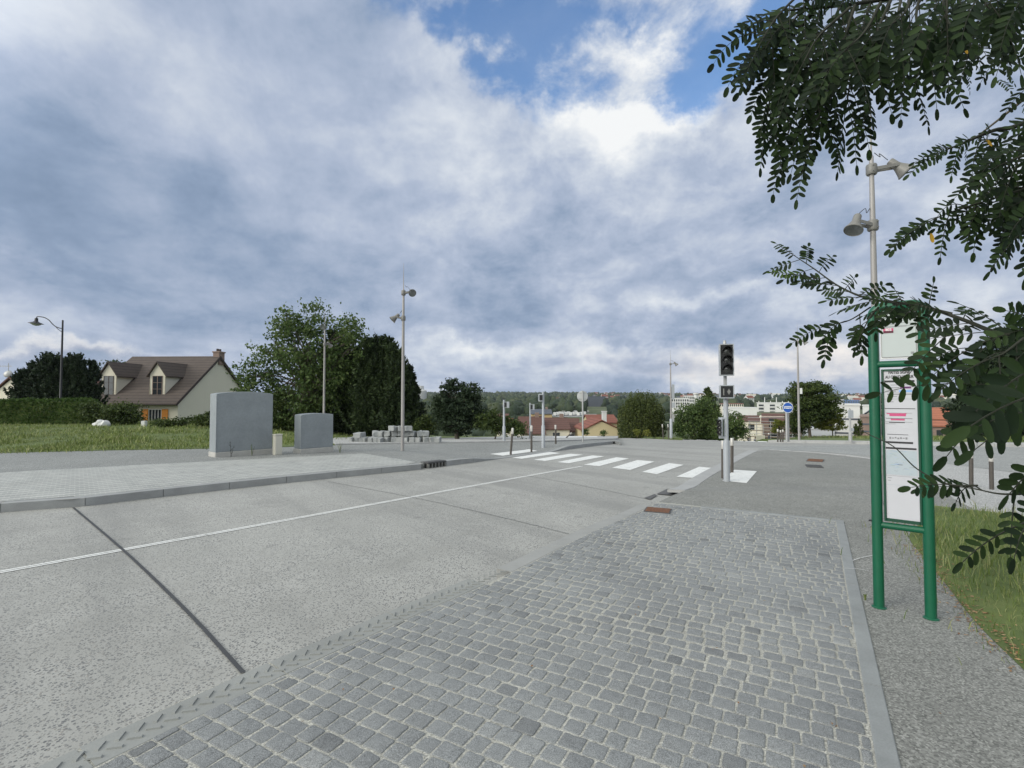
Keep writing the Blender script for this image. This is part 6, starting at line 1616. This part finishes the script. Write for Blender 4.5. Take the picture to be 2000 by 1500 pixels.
def branch(px, r0, r1, z_on, leaves=None, L=(.21, .29), n=(7, 9), ll=.047, droop=(.9, 1.6), every=.045, mi=0, start=.0, up=0, fan=1.0, limb=False, side=None):
    """a twig through picture points with distances, carrying pinnate leaves"""
    P = [W3(*q) for q in px]
    if z_on is not None:
        zt_ = P[0].z*.75 if z_on == 'auto' else z_on; P = [Vector((-.15, .05, max(1.3, zt_)))]+P
    S = smooth3(P, 6); twigs.tube(S, [max(.0018, r0+(r1-r0)*i/(len(S)-1)) for i in range(len(S))], 6)
    if leaves is False: return
    # walk along
    acc = 0; tot = sum((b_-a_).length for a_, b_ in zip(S, S[1:])); run = 0; k = 0
    skip = (P[1]-P[0]).length if z_on is not None else 0
    for a_, b_ in zip(S, S[1:]):
        l_ = (b_-a_).length; dr = (b_-a_)/max(l_, 1e-6)
        while acc < l_:
            if run+acc > skip*.98+start:
                k += 1; p_ = a_+dr*acc; r = lf.r; sg = 1 if k % 2 else -1
                sd = dr.cross(Vector((0, 1, 0))); sd = sd.normalized() if sd.length > .05 else Vector((1, 0, 0))
                d = dr*r.uniform(.3, .9)+sd*sg*r.uniform(.3, 1.0)*fan+Vector((0, r.uniform(-.5, .5), r.uniform(-.5, .1)+up))
                if side: d = Vector(side)+d*.4
                lf.leaf(p_, d, r.uniform(*L), r.randint(*n), ll*r.uniform(.9, 1.1), r.uniform(*droop), mi, rach)
            acc += every*lf.r.uniform(.7, 1.3)
        acc -= l_; run += l_
    # terminal leaf
    lf.leaf(S[-1], S[-1]-S[-2], L[1]*.9, n[1], ll*.9, droop[0]*.5, mi, rach)
# limbs out of the frame that carry the hanging twigs
branch([(2250, -120, 2.3), (2000, -20, 2.2), (1800, -10, 2.1), (1650, 10, 2.0), (1540, 20, 1.95)], .018, .004, 2.8, every=.05)
for (px, ev) in (
    ([(1600, -30, 1.95), (1550, 40, 1.9), (1500, 85, 1.85)], .045),
    ([(1590, 15, 1.95), (1520, 120, 1.95), (1500, 215, 1.9)], .044),
    ([(1640, 15, 2.05), (1580, 140, 2.0), (1540, 260, 2.0)], .040),
    ([(1580, -30, 1.9), (1520, 30, 1.85), (1490, 75, 1.8)], .05), ([(1660, 15, 1.8), (1600, 70, 1.8), (1570, 120, 1.8)], .045), ([(1720, 5, 1.7), (1690, 60, 1.7), (1650, 100, 1.7)], .045), ([(1780, -20, 1.7), (1770, 20, 1.7), (1740, 50, 1.7)], .035), ([(1860, -60, 1.6), (1850, -10, 1.6), (1850, 30, 1.6)], .035), ([(1960, -90, 1.6), (1940, -30, 1.6), (1920, 20, 1.6)], .035), ([(2040, -90, 1.6), (2020, -30, 1.6), (2000, 10, 1.6)], .035),
    ([(1670, 10, 1.85), (1630, 130, 1.85), (1590, 255, 1.9)], .040),
    ([(1700, 5, 2.1), (1670, 110, 2.05), (1650, 225, 2.0)], .042),
    ([(1740, 0, 1.9), (1710, 70, 1.9), (1700, 130, 1.9)], .045),
    ([(1760, -5, 2.2), (1750, 70, 2.1), (1775, 135, 2.1)], .042),
    ([(1800, -20, 1.8), (1790, 40, 1.8), (1820, 90, 1.8)], .045),
    ([(1840, -20, 2.2), (1850, 40, 2.1), (1880, 60, 2.0)], .05),
    ([(1900, -60, 1.9), (1920, 0, 1.9), (1960, 40, 1.9)], .05),
    ([(1990, -60, 2.2), (1980, 0, 2.1), (1940, 50, 2.1)], .05),
    ([(2080, -40, 1.9), (2030, 20, 1.9), (1990, 60, 1.9)], .05),
    ([(1700, -60, 2.4), (1640, -10, 2.4), (1600, 40, 2.4)], .06),
    ([(1850, -60, 2.5), (1800, 0, 2.5), (1760, 50, 2.5)], .06),
    ([(1950, -60, 2.6), (1900, 10, 2.6), (1850, 60, 2.6)], .06)):
    branch(px, .006, .0025, None, every=ev)
# second group, right middle
branch([(2200, 120, 1.7), (2010, 235, 1.65), (1940, 255, 1.65), (1880, 280, 1.6), (1850, 292, 1.6)], .012, .002, 2.3, every=.05, L=(.11, .16), n=(6, 8), ll=.030, fan=.6)
for px in ([(2100, 220, 1.6), (2010, 280, 1.6), (1950, 350, 1.6)], [(2110, 260, 1.7), (2040, 330, 1.7), (1985, 420, 1.7)], [(2140, 330, 1.5), (2070, 390, 1.5), (2010, 440, 1.5)], [(2120, 200, 1.9), (2050, 240, 1.9), (2000, 290, 1.9)],
           [(2120, 380, 1.7), (2010, 380, 1.7), (1920, 400, 1.7)], [(2100, 280, 1.5), (2010, 300, 1.5), (1960, 320, 1.5)], [(2120, 400, 1.8), (2040, 410, 1.8), (1970, 420, 1.8)]):
    branch(px, .006, .002, None, every=.034, L=(.15, .21), ll=.038)
branch([(2060, 350, 1.6), (1950, 385, 1.6), (1870, 410, 1.6), (1830, 425, 1.58)], .004, .0015, None, every=.05, L=(.11, .16), n=(6, 8), ll=.032)
lf.leaf(W3(1835, 424, 1.55), Vector((-1, 0, -.35)), .19, 9, .030, .5, 0, rach)
lf.leaf(W3(1880, 282, 1.6), Vector((-1, 0, -.18)), .17, 9, .026, .35, 0, rach)
# branch across the stop sign
branch([(2180, 640, 1.2), (2050, 640, 1.25), (1960, 652, 1.3), (1880, 624, 1.4), (1800, 598, 1.5), (1700, 584, 1.7), (1640, 560, 1.85), (1590, 525, 1.95), (1560, 505, 2.0)], .008, .002, 1.6, every=.036, L=(.08, .14), n=(6, 8), ll=.033, droop=(.0, .55), fan=.9, up=.18)
branch([(1700, 600, 1.7), (1660, 625, 1.7), (1620, 635, 1.7)], .003, .0015, None, every=.035, L=(.12, .16), n=(6, 8), ll=.036, mi=0)
branch([(1830, 610, 1.45), (1790, 596, 1.5), (1745, 588, 1.55)], .002, .001, None, every=.022, L=(.05, .075), n=(4, 5), ll=.026, droop=(.0, .4))
branch([(1716, 600, 1.6), (1700, 618, 1.6), (1688, 640, 1.6)], .003, .0015, None, every=.03, L=(.06, .09), n=(4, 6), ll=.030)
branch([(1860, 612, 1.45), (1800, 598, 1.5), (1750, 590, 1.5)], .003, .0015, None, every=.03, L=(.06, .09), n=(4, 5), ll=.028, droop=(.1, .5), up=.1)
branch([(1600, 545, 1.9), (1575, 540, 1.9)], .002, .001, None, every=.05, L=(.10, .15), n=(6, 8), ll=.026, mi=1, droop=(.3, .8))
branch([(2000, 660, 1.1), (1960, 690, 1.1), (1935, 700, 1.1)], .003, .0015, None, every=.028, L=(.10, .15), n=(5, 7), ll=.034)
branch([(1950, 650, 1.3), (1915, 672, 1.3), (1890, 684, 1.3)], .003, .0015, None, every=.04, L=(.10, .14), n=(5, 7), ll=.034)
lf.leaf(W3(1850, 655, 1.35), Vector((-.8, 0, -.62)), .15, 6, .038, .3, 0, rach)
lf.leaf(W3(1960, 650, 1.3), Vector((-1, 0, -.75)), .24, 9, .036, .2, 0, rach)
# close leaves lower right
for (u_, v_, D_, d_, L_) in ((2060, 700, .66, (-1, 0, -.35), .13), (2070, 760, .60, (-1, 0, -.12), .12), (2085, 800, .70, (-1, 0, .10), .13), (2070, 700, .8, (-1, 0, -.45), .15), (2070, 640, 1.1, (-1, 0, -.45), .15), (2080, 790, .9, (-1, 0, -.2), .19)):
    lf.leaf(W3(u_, v_, D_), Vector(d_), L_, 5, .043, .5, 0, rach)
lf.leaf(W3(1935, 752, 1.2), Vector((-1, 0, .12)), .27, 8, .040, .35, 0, rach)
lf.leaf(W3(1960, 790, .95), Vector((-.9, 0, -.5)), .15, 6, .040, .5, 0, rach)
branch([(2150, 930, 1.1), (2030, 960, 1.1), (1960, 965, 1.1), (1905, 955, 1.15)], .004, .0015, None, every=.07, L=(.12, .15), n=(5, 7), ll=.034, start=.02)
lf.leaf(W3(1900, 952, 1.2), Vector((-1, 0, .22)), .15, 8, .034, .4, 0, rach)
branch([(2150, 1020, 1.0), (2040, 1010, 1.0), (1980, 1030, 1.0)], .004, .0015, None, every=.06, L=(.10, .14), n=(4, 6), ll=.036)
branch([(2140, 860, .8), (2090, 870, .8), (2040, 900, .8)], .004, .0015, None, every=.06, L=(.06, .09), n=(4, 5), ll=.036)
# a bare green shoot crossing the poster
tp = smooth3([W3(1910, 948, 1.15), W3(1850, 945, 1.2), W3(1790, 915, 1.3), W3(1745, 872, 1.4), W3(1700, 850, 1.5), W3(1680, 840, 1.55)], 6); twigs.tube(tp, [.0022-.00004*i for i in range(len(tp))], 5)
obj('twigs', twigs, M_twig, t, smooth=60); STALK = obj('leaf_stalks', rach, M_twig, t)
lf.leaflet(W3(1925, 272, 1.6), Vector((.6, 0, -.5)), Vector((0, -1, .2)), .032, 2); lf.leaflet(W3(1818, 455, 1.55), Vector((.2, 0, -1)), Vector((0, -1, .2)), .032, 2); lf.leaflet(W3(1884, 92, 1.8), Vector((.4, 0, -1)), Vector((0, -1, .2)), .03, 2)
# upper crown out of the frame, so the tree is whole from the side
rs = np.random.RandomState(5); blobs = [(.2, .2, 4.6, 1.6, 1.8, 1.0), (-.9, -.2, 4.0, 1.0, 1.4, .6), (1.2, .6, 3.6, 1.2, 1.3, 1.0)]
blobs += [(.3, 1.4, 4.2, 1.6, 1.2, 1.2), (1.4, -.6, 4.4, 1.3, 1.2, 1.0)]
cen = clumps_in(blobs, 420, rs, .6)
crown_limbs = MB()
for i in range(0, 420, 14):
    c_ = Vector(cen[i]); a_ = Vector((-.25, .1, 2.6+1.6*(i % 5)/5)); crown_limbs.tube(smooth3([a_, (a_+c_)/2+Vector((0, 0, .25)), c_], 5), [.035-.0028*j for j in range(11)], 6)
obj('limbs', crown_limbs, M_bark, t, smooth=60)
for c in cen:
    for k in range(3):
        lf.leaf(Vector(c)+Vector((rs.normal()*.1, rs.normal()*.1, 0)), Vector((rs.normal(), rs.normal(), -.4)), .22, 7, .045, 1.2, 0, rach)
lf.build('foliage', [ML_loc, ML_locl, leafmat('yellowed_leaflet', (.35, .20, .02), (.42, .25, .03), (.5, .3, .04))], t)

# ------------------------------------------------------------------ the air of the valley
mb = MB(); mb.box(-2700, 2700, -130, 1830, -20, 70)
hz_m = bpy.data.materials.new('air'); hz_m.use_nodes = True; nn_ = hz_m.node_tree; nn_.nodes.clear()
vo = nn_.nodes.new('ShaderNodeVolumePrincipled'); vo.inputs['Color'].default_value = (.80, .86, .95, 1); vo.inputs['Density'].default_value = .00009
mo = nn_.nodes.new('ShaderNodeOutputMaterial'); nn_.links.new(vo.outputs[0], mo.inputs['Volume'])
o = obj('haze', mb, hz_m); o['kind'] = 'stuff'
